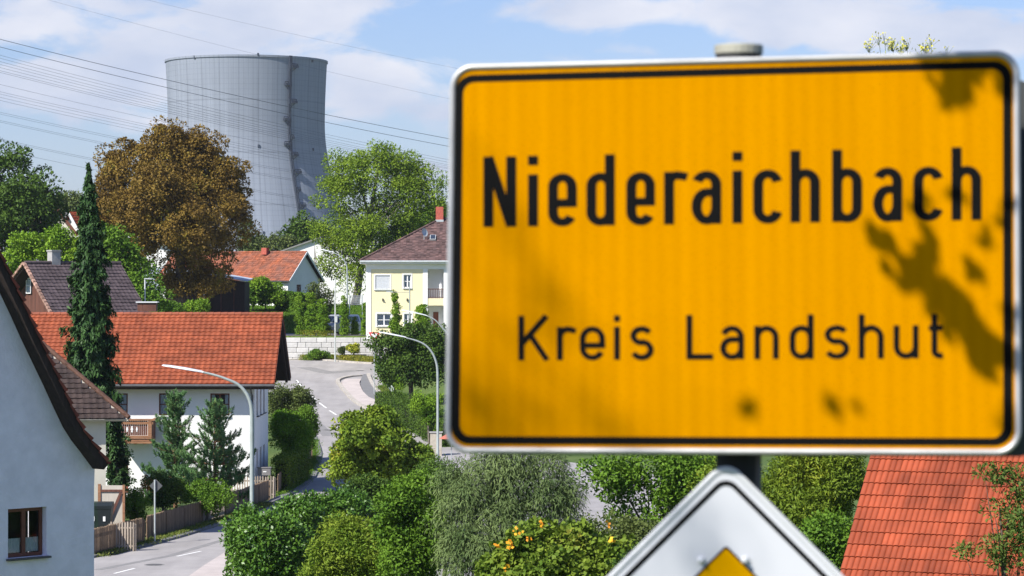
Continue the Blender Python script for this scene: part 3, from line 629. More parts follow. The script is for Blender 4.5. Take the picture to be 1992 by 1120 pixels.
# ------------------------------------------------------------------ long house with the orange roof
def long_house():
    Yf, Yb, Yr = 150., 158.4, 154.5; xr = PX(495, 150); xo = -12.75; xl = -30.5; zg = -11.35
    ze, zr = PZ(748, 149), PZ(612, Yr); t = thing('long_farmhouse', ((xl + xr) / 2, 154, zg), 'long white farmhouse with bright orange tiled roof and dark wooden windows', 'house')
    H = ze - zg + .28; mb = MB(); O = Vector((xl, Yf, zg))
    up_z0, up_z1 = PZ(808, 150) - zg, PZ(765, 150) - zg
    a = lambda px: PX(px, 150) - xl
    holes = [(a(212), a(248.5), up_z0, up_z1), (a(309), a(344.5), up_z0, up_z1), (a(409), a(446.5), up_z0, up_z1), (a(321), a(349), PZ(905, 150) - zg, PZ(872, 150) - zg), (a(214), a(249.5), .3, PZ(872, 150) - zg), (a(418), a(450), PZ(905, 150) - zg, PZ(872, 150) - zg)]
    wall(mb, O, (1, 0, 0), xr - xl, H, holes)
    # gable facing right
    gh = [(1.2 + k * 2.05, 1.2 + k * 2.05 + 1.0, z0, z1) for k in range(3) for z0, z1 in ((PZ(932, 154) - zg, PZ(868, 154) - zg), (up_z0 - .1, up_z1 + .15))]
    wall(mb, (xr, Yf, zg), (0, 1, 0), Yb - Yf, H, gh)
    wall(mb, (xr, Yb, zg), (-1, 0, 0), xr - xl, H); wall(mb, (xl, Yb, zg), (0, -1, 0), Yb - Yf, H)
    mb.build('wall', white, t)
    for x in (xr + .02, xl): g = MB(); g.prism([(x, Yf, zg + H), (x, Yb, zg + H), (x, Yr, zr - .25)], (.05, 0, 0)); g.build('gable_boarding', dark_wood, t)
    pl = MB(); pl.box((xl, Yf - .02, zg), (a(214) + xl, Yf - .003, zg + .45)); pl.box((a(249.5) + xl, Yf - .02, zg), (xr + .02, Yf - .003, zg + .45)); pl.build('plinth', concrete_m, t)
    for h in holes[:4] + holes[5:]: window(t, O + Vector((h[0], 0, h[2])), Vector((1, 0, 0)), h[1] - h[0], h[3] - h[2], .1, bars=1, curt='sides' if h is holes[2] else True, sm=white)
    for h in gh: window(t, Vector((xr, Yf + h[0], zg + h[2])), Vector((0, 1, 0)), h[1] - h[0], h[3] - h[2], .1, bars=1, curt=True)
    d = MB(); h = holes[4]; d.box((xl + h[0] + .02, Yf + .1, zg + h[2]), (xl + h[1] - .02, Yf + .15, zg + h[3] - .02)); d.box((xl + h[0] + .25, Yf + .07, zg + 1.2), (xl + h[1] - .25, Yf + .099, zg + 1.9)); dd = d.build('door', mat('red_brown_door', (.16, .05, .03), .5, noise=.2), t)
    hd = MB(); hd.tube([(xl + h[1] - .15, Yf + .05, zg + 1.3), (xl + h[1] - .28, Yf + .05, zg + 1.3)], .015); hd.build('handle', metal_grey, dd)
    # roof
    sl = Vector((0, 149 - Yr, ze - zr)); S = sl.length; d1 = sl.normalized(); L_ = xo - xl + 1.2; A = Vector((xl - 1.2, Yr, zr)); rf = MB()
    tiles(rf, A, (1, 0, 0), d1, L_, S, .30, .345, kind='wave', amp=.032, seg=6, lift=.045)
    yb2 = 2 * Yr - 149 + .3; sb = Vector((0, yb2 - Yr, ze - zr)); tiles(rf, A + Vector((L_, 0, 0)), (-1, 0, 0), sb.normalized(), L_, sb.length, .30, .345, kind='wave', amp=.05, seg=4)
    r_ = rf.build('roof', tile_red, t)
    rc = MB(); ridge_caps(rc, A + UP * .03, A + Vector((L_, 0, .03)), .12, .38); rc.build('ridge_cap', tile_red, t)
    dk = MB(); o1 = A + Vector((0, 0, -.05)); slab(dk, [o1, o1 + Vector((L_ - .02, 0, 0)), o1 + Vector((L_ - .02, 0, 0)) + sl * 1.012, o1 + sl * 1.012], .19); slab(dk, [o1, o1 + Vector((L_ - .02, 0, 0)), o1 + Vector((L_ - .02, 0, 0)) + sb * .995, o1 + sb * .995], .16)
    for k in range(18):
        x = xl + .3 + k * (xo - xl - .5) / 17; p = Vector((x, 149.1, ze - .16)); dk.beam(p, p - d1 * 1.3, .12, .14)
    for x in (xo - .25, xo - .9):
        for s2 in (sl, sb): dk.beam(A + Vector((x - A.x, 0, -.3)), A + Vector((x - A.x, 0, -.3)) + s2 * .97, .14, .18)
    dk.build('rafters', dark_wood, t)
    gt = MB(); gt.tube([(xl - 1.2, 148.93, ze - .05), (xo, 148.93, ze - .05)], .075, 8); gt.tube([(xr - .12, 148.95, ze - .1), (xr - .12, 149.5, ze - .5), (xr - .12, 149.93, ze - .6), (xr - .12, 149.93, zg + .2)], .05, 8); gt.build('gutter', metal_dark, t)
    # balcony
    bx0, bx1 = PX(222, 148.6), PX(296, 148.6); zb, zt = PZ(858, 148.6), PZ(818, 148.6); b = MB(); yo = 148.6
    b.box((bx0, yo, zb), (bx1, Yf - .003, zb + .12)); b.box((bx0 - .1, yo - .12, zt), (bx1 + .15, yo + .14, zt + .09)); b.box((bx1 - .02, yo + .14, zt), (bx1 + .15, Yf - .003, zt + .09)); b.box((bx0 - .05, yo - .07, zt - .2), (bx1 + .06, yo - .04, zt - .05)); b.box((bx0, yo - .05, zb + .14), (bx1 + .04, yo - .02, zb + .30)); b.box((bx0, yo - .08, zb - .12), (bx1 + .05, yo + .05, zb - .02))
    for x in (bx0 + .1, bx1 - .12): b.box((x - .1, yo - .1, zb + .12), (x + .1, yo + .1, zt))
    for x in np.arange(bx0 + .6, bx1, .5): b.box((x - .06, yo + .1, zb - .16), (x + .06, Yf - .003, zb - .003))
    bb = b.build('balcony', balcony_wood, t)
    p = MB(); n = 14; x0, x1 = bx0 + .22, bx1 - .24
    for k in range(n):
        c0 = x0 + (x1 - x0) * k / n; c1 = x0 + (x1 - x0) * (k + 1) / n - .012; p.box((c0, yo - .015, zb + .31), (c1, yo + .01, zt - .003))
    for y in np.arange(yo + .15, Yf - .1, .14): p.box((bx1 - .03, y, zb + .12), (bx1, y + .12, zt - .003))
    p.build('balcony_boards', brown_wood, bb)
    cxm = PX(257, yo); zc = PZ(835, yo)
    for k, (dx, sc_) in enumerate(((-.26, .8), (0, 1), (.26, .8))):
        o = MB()
        for dz, r in ((0, .07), (.12, .045), (-.12, .045)): o.ball((cxm + dx, yo - .025, zc + dz * sc_), (r * sc_, .012, r * sc_ * 1.2), 0, 8, 5)
        o.build('balcony_ornament', white_paint, bb)
long_house()

# ------------------------------------------------------------------ near white house, left edge
def near_house():
    Y0 = 63.; O = Vector((PX(183, Y0), Y0, 0)); n = Vector((math.sin(R(46)), -math.cos(R(46)), 0)); u = Vector((math.cos(R(46)), math.sin(R(46)), 0)); zg = gz(O.x, Y0) - .3
    t = thing('gabled_house', (O.x - 3, Y0 - 3, zg), 'near white rough-rendered house at the left edge with sweeping red tiled gable roof', 'house')
    wl = [(-60, 430), (0, 541), (11, 562), (32, 616), (43, 640), (67, 690), (107, 764), (141, 833), (165, 873), (184.5, 901)]
    pts = [on_plane(x, y, O, n) for x, y in wl]; top = [((p - O).dot(u), p.z) for p in pts]      # along the wall, height
    a_ = lambda px, py: (on_plane(px, py, O, n) - O).dot(u)
    # window opening
    wa0, wa1 = a_(15.5, 1030), a_(90.5, 1030); wz0, wz1 = on_plane(50, 1082, O, n).z - .02, on_plane(50, 988, O, n).z
    mb = MB(); pt = lambda a, z, d=0: O + u * a + UP * z - n * d
    zc = pts[-1].z - .6
    wall(mb, pt(-14, 0) + UP * zg, u, 14, zc - zg, [(14 + wa0, 14 + wa1, wz0 - zg, wz1 - zg)], .2) if zc > wz1 else None
    prof = [(-14, pt(-14, 0).z + 6.2), (-9, 5.9)] + top + [(0.0, zc)]
    mb.poly([pt(-14, zc)] + [pt(a, z) for a, z in prof[1:]])
    wall(mb, pt(0, zg), -n, 10, zc - zg + .6, []); wall(mb, pt(0, zg) - n * 10, -u, 14, 14)
    mb.build('wall', rough_white, t)
    window(t, pt(wa0, wz0), u, wa1 - wa0, wz1 - wz0, .17, mull=1, bars=0, curt='half', sm=metal_dark, fw=.085)
    # sweeping verge: outer line of the roof edge, 0.42 m proud of the gable
    ol = [(-60, 356), (0, 483), (23, 531), (57, 603), (77, 648), (99, 694), (120, 738), (139, 780), (158, 820), (173, 844), (188, 863), (202, 882), (214.5, 899)]
    On = O + n * .42; Q = [on_plane(x, y, On, n) for x, y in ol]
    Q = [Q[0] - (Q[1] - Q[0]).normalized() * 3.] + Q
    nd = []
    for i in range(len(Q)):
        d = (Q[min(i + 1, len(Q) - 1)] - Q[max(i - 1, 0)]).normalized(); nn = Vector(n).cross(d); nd.append((nn if nn.z > 0 else -nn).normalized())
    rf = MB(); sf = MB(); th = .07; so = .235
    for i in range(len(Q) - 1):
        a, b = Q[i], Q[i + 1]; na, nb = nd[i], nd[i + 1]; back = -n * 10.5
        sf.obox  # soffit board under the roof
        A1, B1 = a - na * th, b - nb * th; A2, B2 = a - na * so, b - nb * so
        sf.quad(A1, B1, B2, A2); sf.quad(A2, B2, B2 - n * .5, A2 - n * .5); sf.quad(A1 - n * .03, B1 - n * .03, B1 + back, A1 + back)
    sf.quad(Q[-1] - nd[-1] * th, Q[-1] - nd[-1] * th - n * 10, Q[-1] - nd[-1] * so - n * 10, Q[-1] - nd[-1] * so)
    sf.build('verge_board', dark_wood, t)
    # tiles along the sweep
    d_acc = 0; L_ = [0.]
    for a, b in zip(Q, Q[1:]): L_.append(L_[-1] + (b - a).length)
    def at(s):
        k = min(len(L_) - 2, max(0, int(np.searchsorted(L_, s) - 1))); f_ = (s - L_[k]) / (L_[k + 1] - L_[k]); return Q[k].lerp(Q[k + 1], f_), nd[k].lerp(nd[k + 1], f_).normalized()
    s = 0.; row = .33; rg = random.Random(2)
    while s < L_[-1] - .05:
        e_ = min(L_[-1], s + row); p0, n0 = at(s); p1, n1 = at(e_)
        for c in range(36):
            o0 = -n * (c * .29) + n * (.03 + rg.uniform(-.01, .01)) ; o1 = -n * ((c + 1) * .29 - .01); w = .0 + rg.uniform(-.008, .008)
            a0, a1, b0, b1 = p0 + o0 - n0 * .05, p0 + o1 - n0 * .05, p1 + o0 + n1 * (.02 + w), p1 + o1 + n1 * (.02 + w)
            tk0, tk1 = n0 * .05, n1 * .09
            rf.quad(a0, b0, b1, a1); rf.quad(a0 - tk0, b0 - tk1, b0, a0); rf.quad(b0, b0 - tk1, b1 - tk1, b1)
        s = e_
    rf.build('roof', mat('dark_red_verge_tile', (.20, .052, .032), .75, noise=.35, nscale=3, island=.35), t)
near_house()

# ------------------------------------------------------------------ cream annex with the hipped brown roof
def annex():
    Ye = 124.; ze = PZ(814, Ye); p = R(42); ph = R(13); e = Vector((math.cos(ph), math.sin(ph), 0)); bk = Vector((-math.sin(ph), math.cos(ph), 0)); T = Vector((PX(251, Ye), Ye, ze)); zg = -11.35
    t = thing('farm_annex', (PX(170, 128), 128, -11.3), 'small cream house with dark brown hipped tile roof between the near house and the farmhouse', 'house')
    S = 5.2; hip = S * math.cos(p); rs = S * math.sin(p); Lt = 11.; d = -bk * math.cos(p) - UP * math.sin(p); C = T - e * hip + bk * hip + UP * rs; rf = MB()
    tiles(rf, T - e * Lt - d * S, e, d, Lt, S, .3, .325, kind='wave', amp=.02, seg=5, lift=.045, jit=.012, clip=lambda a, s: a < Lt - (S - s) * math.cos(p) - .05)
    d2 = e * math.cos(p) - UP * math.sin(p); tiles(rf, T - d2 * S, bk, d2, 2 * hip, S, .3, .325, kind='wave', amp=.02, seg=3, lift=.045, clip=lambda a, s: a > (S - s) * math.cos(p) and a < 2 * hip - (S - s) * math.cos(p)); rf.build('roof', tile_brown, t)
    dk = MB(); dz = UP * -.03; lf = T - e * Lt; lt = lf + bk * hip + UP * rs; c3 = T + bk * 2 * hip; slab(dk, [T + dz, C + dz, lt + dz, lf + dz], .12); slab(dk, [T + dz, C + dz, c3 + dz], .12); slab(dk, [c3 + dz, C + dz, lt + dz, lf + bk * 2 * hip + dz], .12); dk.build('eaves', mat('pale_eaves', (.4, .37, .32), .8, noise=.1), t)
    rc = MB(); ridge_caps(rc, T + UP * .05, C + UP * .05, .11, .36); ridge_caps(rc, C + UP * .05, lt + UP * .05, .11, .36); rc.build('ridge_cap', mat('mossy_hip_tile', (.09, .045, .03), .8, noise=.3, nscale=3), t)
    K = T - e * .98 + bk * .6; K.z = zg; L2 = Lt - 1.4; O = K - e * L2; w = MB(); H = ze - zg; wall(w, O, e, L2, H, [(L2 - 1.35, L2 - .85, 3.55, 4.5)]); wall(w, K, bk, 2 * hip - 1.2, H); wall(w, O + bk * (2 * hip - 1.2), -bk, 2 * hip - 1.2, H); w.build('wall', cream, t)
    window(t, O + e * (L2 - 1.35) + UP * 3.55, e, .5, .95, .1, mull=0, curt=True, fm=balcony_wood)
annex()
def yard_gate():
    Y = 121.; x0, x1 = PX(196, Y), PX(238.5, Y); z1 = PZ(944, Y); t = thing('yard_gate', ((x0 + x1) / 2, Y, -11.3), 'pale boarded yard gate with brown posts and brace beside the bins', 'gate')
    m = MB(); m.box((x0, Y, -11.2), (x1, Y + .04, z1)); m.build('panel', mat('pale_gate_boards', (.46, .42, .36), .8, noise=.12, nscale=3, stretch=(6, 6, .5)), t)
    m = MB(); m.box((x0 - .12, Y - .05, -11.4), (x0, Y + .08, z1 + .06)); m.box((x1, Y - .05, -11.4), (x1 + .1, Y + .08, z1 + .02)); m.build('post', balcony_wood, t)
    m = MB(); m.box((x0 + .01, Y - .05, z1 - .28), (x1 - .01, Y - .003, z1 - .18)); m.beam((x0 + .3, Y - .075, -10.3), (x1 - .06, Y - .075, z1 - .3), .04, .12); m.build('brace', brown_wood, t)
yard_gate()
def bin_(px, Y, s, label):
    x = PX(px, Y); zg = -11.3; zt = PZ(977, Y); t = thing('wheelie_bin', (x, Y, zg), label, 'bin', 'wheeled bins beside the yard gate'); h = zt - zg; m = MB(); k = len(m.v)
    for z, w, d in ((.08, .20, .24), (h * .85, .29, .35), (h * .88, .31, .37), (h * .9, .31, .37)):
        m.v += [(x - w, Y - d, zg + z), (x + w, Y - d, zg + z), (x + w, Y + d, zg + z), (x - w, Y + d, zg + z)]
    for r in range(3):
        for j in range(4): m.f.append((k + r * 4 + j, k + r * 4 + (j + 1) % 4, k + r * 4 + 4 + (j + 1) % 4, k + r * 4 + 4 + j)); m.m.append(0)
    m.f.append((k + 3, k + 2, k + 1, k)); m.m.append(0)
    m.build('body', mat('bin_plastic_' + str(px), tuple(x * .6 for x in s), .45, noise=.15), t)
    l = MB(); pr = [(-.38, .90 * h), (-.39, .94 * h), (-.2, h), (.25, h * 1.01), (.38, .95 * h), (.38, .90 * h)]; l.prism([(x - .33, Y + a, zg + b + .004) for a, b in pr], (.66, 0, 0)); l.build('lid', mat('bin_lid_' + str(px), tuple(c * .7 for c in s), .45, noise=.15), t)
    for sg in (-1, 1): wl = MB(); wl.tube([(x + sg * .24, Y + .24, zg + .1), (x + sg * .3, Y + .24, zg + .1)], .1, 12); wl.build('wheel', metal_dark, t)
    st = MB(); st.box((x - .05, Y - .352, zg + h * .62), (x + .05, Y - .338, zg + h * .72)); st.build('sticker', white_paint, t)
bin_(205, 119.5, (.022, .03, .034), 'black wheeled bin with a small white sticker in front of the pale gate')
bin_(184, 119.8, (.02, .04, .03), 'dark green wheeled bin half hidden behind the corner of the near house')

# ------------------------------------------------------------------ brown timber barn with slate brown roof
def brown_house():
    Y = 190.; th = R(38); D = Vector((math.cos(th), math.sin(th), 0)); E = Vector((math.sin(th), -math.cos(th), 0))     # ridge direction, right-hand downslope (towards camera right)
    ap = P(48, 512, Y); L_ = 7.5; half = 5.6; rise = 5.0; zg = gz(ap.x, Y) - 1
    S = math.hypot(half, rise); d = (E * half - UP * rise).normalized(); t = thing('timber_house', (ap.x + 3, Y, zg), 'brown timber house with dark slate-brown tiled roof and square grey chimney', 'house')
    rf = MB(); tiles(rf, ap, D, d, L_, S, .32, .34, kind='wave', amp=.02, seg=4, lift=.045, jit=.012)
    dl = (-E * 5.6 - UP * 3.6).normalized(); tiles(rf, ap + D * L_, -D, dl, L_, 6.6, .32, .34, kind='wave', amp=.02, seg=3, lift=.045); rf.build('roof', tile_purple, t)
    dk = MB(); o = -UP * .06; slab(dk, [ap + o, ap + D * L_ + o, ap + D * L_ + d * S + o, ap + d * S + o], .14); slab(dk, [ap + o, ap + D * L_ + o, ap + D * L_ + dl * 6.6 + o, ap + dl * 6.6 + o], .14); dk.build('rafters', dark_wood, t)
    vg = MB(); vt = mat('verge_clay_tile', (.36, .22, .17), .8, noise=.3, nscale=4, island=.4)
    for dd, SS in ((d, S), (dl, 6.6)):
        k = int(SS / .34)
        for i in range(k): vg.beam(ap + dd * (i * .34) - D * .06 + UP * .02, ap + dd * ((i + .96) * .34) - D * .06 + UP * .06, .2, .16)
    vg.build('verge_tiles', vt, t)
    rc = MB(); ridge_caps(rc, ap + UP * .05, ap + D * L_ + UP * .05, .13, .4); rc.build('ridge_cap', tile_purple, t)
    w = MB(); oi = D * 1.0; g0 = ap + oi - UP * .35; hr = half - .7; rr_ = rise * hr / half; w.poly([g0, g0 + E * hr - UP * rr_, Vector((*(g0 + E * hr).xy, zg)), Vector((*(g0 - E * hr).xy, zg)), g0 - E * hr - UP * 3.1]); g1 = g0 + D * (L_ - 1.8)
    w.quad(g0 + E * hr - UP * rr_, g1 + E * hr - UP * rr_, Vector((*(g1 + E * hr).xy, zg)), Vector((*(g0 + E * hr).xy, zg))); w.poly([g1, g1 + E * hr - UP * rr_, Vector((*(g1 + E * hr).xy, zg)), Vector((*(g1 - E * hr).xy, zg)), g1 - E * hr - UP * 3.1])
    w.build('wall', mat('red_brown_boards', (.105, .045, .032), .8, noise=.3, nscale=1.2, stretch=(6, 6, .4)), t)
    wc = on_plane(58, 557, g0, D); window(t, wc - E * .35 - UP * .5 - D * .12, E, .7, 1.1, .02, mull=0, bars=1, fm=white_paint, sill=False)
    ch = MB(); c = ap + D * 2.6; c = Vector((PX(105, c.y), c.y, c.z)); ch.obox(c + UP * .1, D * .33, E * .33, UP * .75); ch.obox(c + UP * .88, D * .38, E * .38, UP * .05); ch.build('chimney', concrete_m, t)
    f2 = MB(); c = P(287, 597, 186); f2.obox(c, (.62, 0, 0), (0, .4, 0), (0, 0, .3)); f2.build('roof_hatch', brown_wood, t); f3 = MB(); f3.obox(c + UP * .33, (.72, 0, 0), (0, .5, 0), (0, 0, .04)); f3.build('hatch_cover', lamp_white, t)
brown_house()

# ------------------------------------------------------------------ yellow villa
def villa():
    Y = 240.; s = Y / F; xl = PX(712, Y); zg = -4.4; ze = PZ(510.5, Y); Lw = 15.; dp = 13.; t = thing('yellow_villa', (xl + 6, Y + 4, zg), 'pale yellow two-storey villa with white trim and maroon hipped roof behind the town sign', 'house')
    X_ = lambda px: PX(px, Y) - xl; Z_ = lambda py: PZ(py, Y) - zg; O = Vector((xl, Y, zg)); ux = Vector((1, 0, 0)); H = ze - zg
    lg0, lg1 = X_(832), X_(863)
    wins = [(X_(730), X_(759), Z_(563), Z_(535)), (X_(785), X_(800), Z_(560), Z_(534)), (X_(733), X_(761), Z_(634), Z_(610)), (X_(786), X_(801), Z_(634), Z_(610))]
    log = [(lg0, lg1, Z_(580), Z_(523)), (lg0, lg1, 0.02, Z_(594))]
    w = MB(); wall(w, O, ux, Lw, H, wins + log, .16); wall(w, O + Vector((Lw, 0, 0)), Vector((0, 1, 0)), dp, H); wall(w, O + Vector((0, dp, 0)), Vector((0, -1, 0)), dp, H); w.build('wall', yellow_wall, t)
    tr = MB()
    def pil(a, b, c, d, th=.06): tr.box((xl + a, Y - th, zg + c), (xl + b, Y - .004, zg + d))
    tb = Z_(523.5); pil(0, X_(722), 0, H - .01, .05); pil(X_(722), X_(823), tb, H - .01, .045); pil(X_(823), X_(832), 0, H - .01, .05); pil(lg1, X_(872), 0, H - .01, .05); pil(X_(832), X_(863), tb, H - .01, .045)
    for a, b, c, d in wins:
        f_ = .1; pil(a - f_, a, c - f_, d + f_, .03); pil(b, b + f_, c - f_, d + f_, .03); pil(a, b, d, d + f_, .03); pil(a, b, c - f_, c - .001, .03)
    tr.build('white_trim', white, t)
    inn = MB(); b = Y + 1.5
    for a, b_, c, d in log:
        q = lambda x, y, z: Vector((xl + x, y, zg + z)); inn.quad(q(a, Y + 1.4, c), q(b_, Y + 1.4, c), q(b_, Y + 1.4, d), q(a, Y + 1.4, d)); inn.quad(q(a, Y + .16, c), q(a, Y + 1.4, c), q(a, Y + 1.4, d), q(a, Y + .16, d)); inn.quad(q(b_, Y + .16, c), q(b_, Y + 1.4, c), q(b_, Y + 1.4, d), q(b_, Y + .16, d)); inn.quad(q(a, Y + .16, c), q(b_, Y + .16, c), q(b_, Y + 1.4, c), q(a, Y + 1.4, c)); inn.quad(q(a, Y + .16, d), q(b_, Y + .16, d), q(b_, Y + 1.4, d), q(a, Y + 1.4, d))
    inn.build('loggia', white, t)
    a, b_, c, d = wins[0]; f = MB(); f.box((xl + a + .01, Y + .06, zg + c + .05), (xl + b_ - .01, Y + .09, zg + d - .01))
    for k in range(16): z = zg + c + .07 + k * (d - c - .1) / 16; f.box((xl + a + .02, Y + .045, z), (xl + b_ - .02, Y + .0595, z + .045))
    f.build('roller_shutter', lamp_white, t); sl_ = MB(); sl_.box((xl + a - .1, Y - .1, zg + c - .06), (xl + b_ + .1, Y + .05, zg + c - .004)); sl_.build('sill', metal_grey, t)
    for k in (1, 2, 3):
        a, b_, c, d = wins[k]; window(t, O + Vector((a, 0, c)), ux, b_ - a, d - c, .1, fm=white_paint, mull=1 if k == 2 else 1, bars=1, sm=white_paint, fw=.08)
    dr = MB(); a = X_(842); b_ = X_(852); dr.box((xl + a, Y + 1.33, zg + .05), (xl + b_, Y + 1.395, zg + Z_(607))); dr.build('door', mat('brown_house_door', (.19, .065, .04), .5, noise=.15), t)
    rl = MB(); zt = Z_(562)
    rl.beam((xl + lg0, Y + .05, zg + zt), (xl + lg1, Y + .05, zg + zt), .08, .07); rl.beam((xl + lg0, Y + .05, zg + Z_(578)), (xl + lg1, Y + .05, zg + Z_(578)), .05, .05)
    for k in range(9): x = xl + lg0 + .08 + k * (lg1 - lg0 - .16) / 8; rl.box((x - .02, Y + .03, zg + Z_(580)), (x + .02, Y + .07, zg + zt))
    rl.build('balcony_railing', brown_wood, t)
    # hipped roof
    p = R(29); ov = .55; xe = PX(700, Y - ov); zee = PZ(507, Y); L2 = Lw + 2 * ov; D2 = dp + 2 * ov; hh = D2 / 2; tp = hh * math.tan(p); d = Vector((0, -math.cos(p), -math.sin(p))); S = hh / math.cos(p)
    A = Vector((xe, Y - ov + hh, zee + tp)); rf = MB(); tiles(rf, A, (1, 0, 0), d, L2, S, .26, .3, kind='flat', seg=1, lift=.03, jit=.02, clip=lambda a, s: a > (S - s) * math.cos(p))
    B = Vector((xe, Y - ov, zee)); C = Vector((xe + hh, Y - ov + hh, zee + tp)); Dd = Vector((xe, Y - ov + D2, zee)); o = UP * -.04; E_ = Vector((xe + L2, Y - ov, zee)); G_ = Vector((xe + L2, Y - ov + D2, zee)); Tr = Vector((xe + L2, Y - ov + hh, zee + tp))
    slab(rf, [B + o, E_ + o, Tr + o, C + o], .05); slab(rf, [B + o, C + o, Dd + o], .05); slab(rf, [Dd + o, C + o, Tr + o, G_ + o], .05)
    ridge_caps(rf, B + UP * .03, C + UP * .03, .1, .4); r_ = rf.build('roof', tile_maroon, t)
    ev = MB(); ev.box((xe, Y - ov - .02, zee - .26), (xe + L2, Y - .06, zee - .07)); ev.box((xe, Y - .05, zee - .26), (xl - .004, Y - ov + D2, zee - .07)); ev.build('white_eaves', white, t)
    gt = MB(); gt.tube([(xe, Y - ov - .08, zee - .07), (xe + L2, Y - ov - .08, zee - .07)], .085, 8); gt.build('gutter', metal_grey, t)
    on = lambda px, py: on_plane(px, py, B, Vector((0, -math.sin(p), math.cos(p))))
    c = on(855, 431); ch = MB(); ch.box((c.x - .33, c.y, c.z - .2), (c.x + .33, c.y + .66, PZ(402, c.y))); ch.build('chimney', brick, r_); ch = MB(); ch.box((c.x - .36, c.y - .04, c.z - .1), (c.x + .36, c.y + .7, c.z + .18)); ch.build('chimney_flashing', metal_grey, r_)
    c = on(841, 464); sk = MB(); nn = Vector((0, -math.sin(p), math.cos(p))); dn = Vector((0, -math.cos(p), -math.sin(p))); sk.obox(c + nn * .1 + Vector((.05, 0, 0)), (.26, 0, 0), dn * .42, nn * .07); s_ = sk.build('skylight', metal_grey, r_); gp = MB(); gp.obox(c + nn * .18 + Vector((.05, 0, 0)), (.2, 0, 0), dn * .35, nn * .008); gp.build('pane', mat('roof_glass', (.03, .04, .06), .1, spec=.8), s_)
    c = on(825, 466); dsh = MB(); pole = [c, c + UP * .55]; dsh.tube(pole, .03, 6); cc = c + UP * .62 + Vector((0, -.1, 0)); ax = Vector((.75, -.6, .25)).normalized(); k = len(dsh.v); ref = ax.orthogonal().normalized(); rf2 = ax.cross(ref)
    for i in range(5):
        r = .38 * i / 4; h = .09 * (i / 4) ** 2
        for j in range(16): th = j / 16 * 2 * math.pi; dsh.v.append(tuple(cc + ax * h + (ref * math.cos(th) + rf2 * math.sin(th)) * max(r, .01)))
    for i in range(4):
        for j in range(16): q = (j + 1) % 16; dsh.f.append((k + i * 16 + j, k + i * 16 + q, k + (i + 1) * 16 + q, k + (i + 1) * 16 + j)); dsh.m.append(0)
    dsh.build('satellite_dish', metal_grey, r_)
    for px in (744.5, 792):
        c = Vector((PX(px, Y), Y - .04, PZ(583, Y))); l = MB(); l.box((c.x - .05, c.y - .08, c.z - .1), (c.x + .05, c.y + .035, c.z + .12)); l.tube([c + Vector((0, -.08, .05)), c + Vector((0, -.18, .02))], .05, 6); l.build('wall_lamp', metal_dark, t)
    dn = Vector((PX(858, Y + .6), Y + .5, PZ(550, Y)))
villa()
def villa_things():
    Y = 240.; c = Vector((PX(857, Y + .7), Y + .7, PZ(545, Y) - .5)); t = thing('parasol', (c.x, c.y, PZ(580, Y) + .02), 'closed white parasol standing on the villa balcony', 'parasol'); m = MB(); b = Vector((c.x, c.y, PZ(579.5, Y))); m.tube([b, b + UP * .5, b + UP * .8, b + UP * 1.2, b + UP * 1.55], [.03, .03, .13, .1, .03], 8); m.build('canopy', white_paint, t)
villa_things()

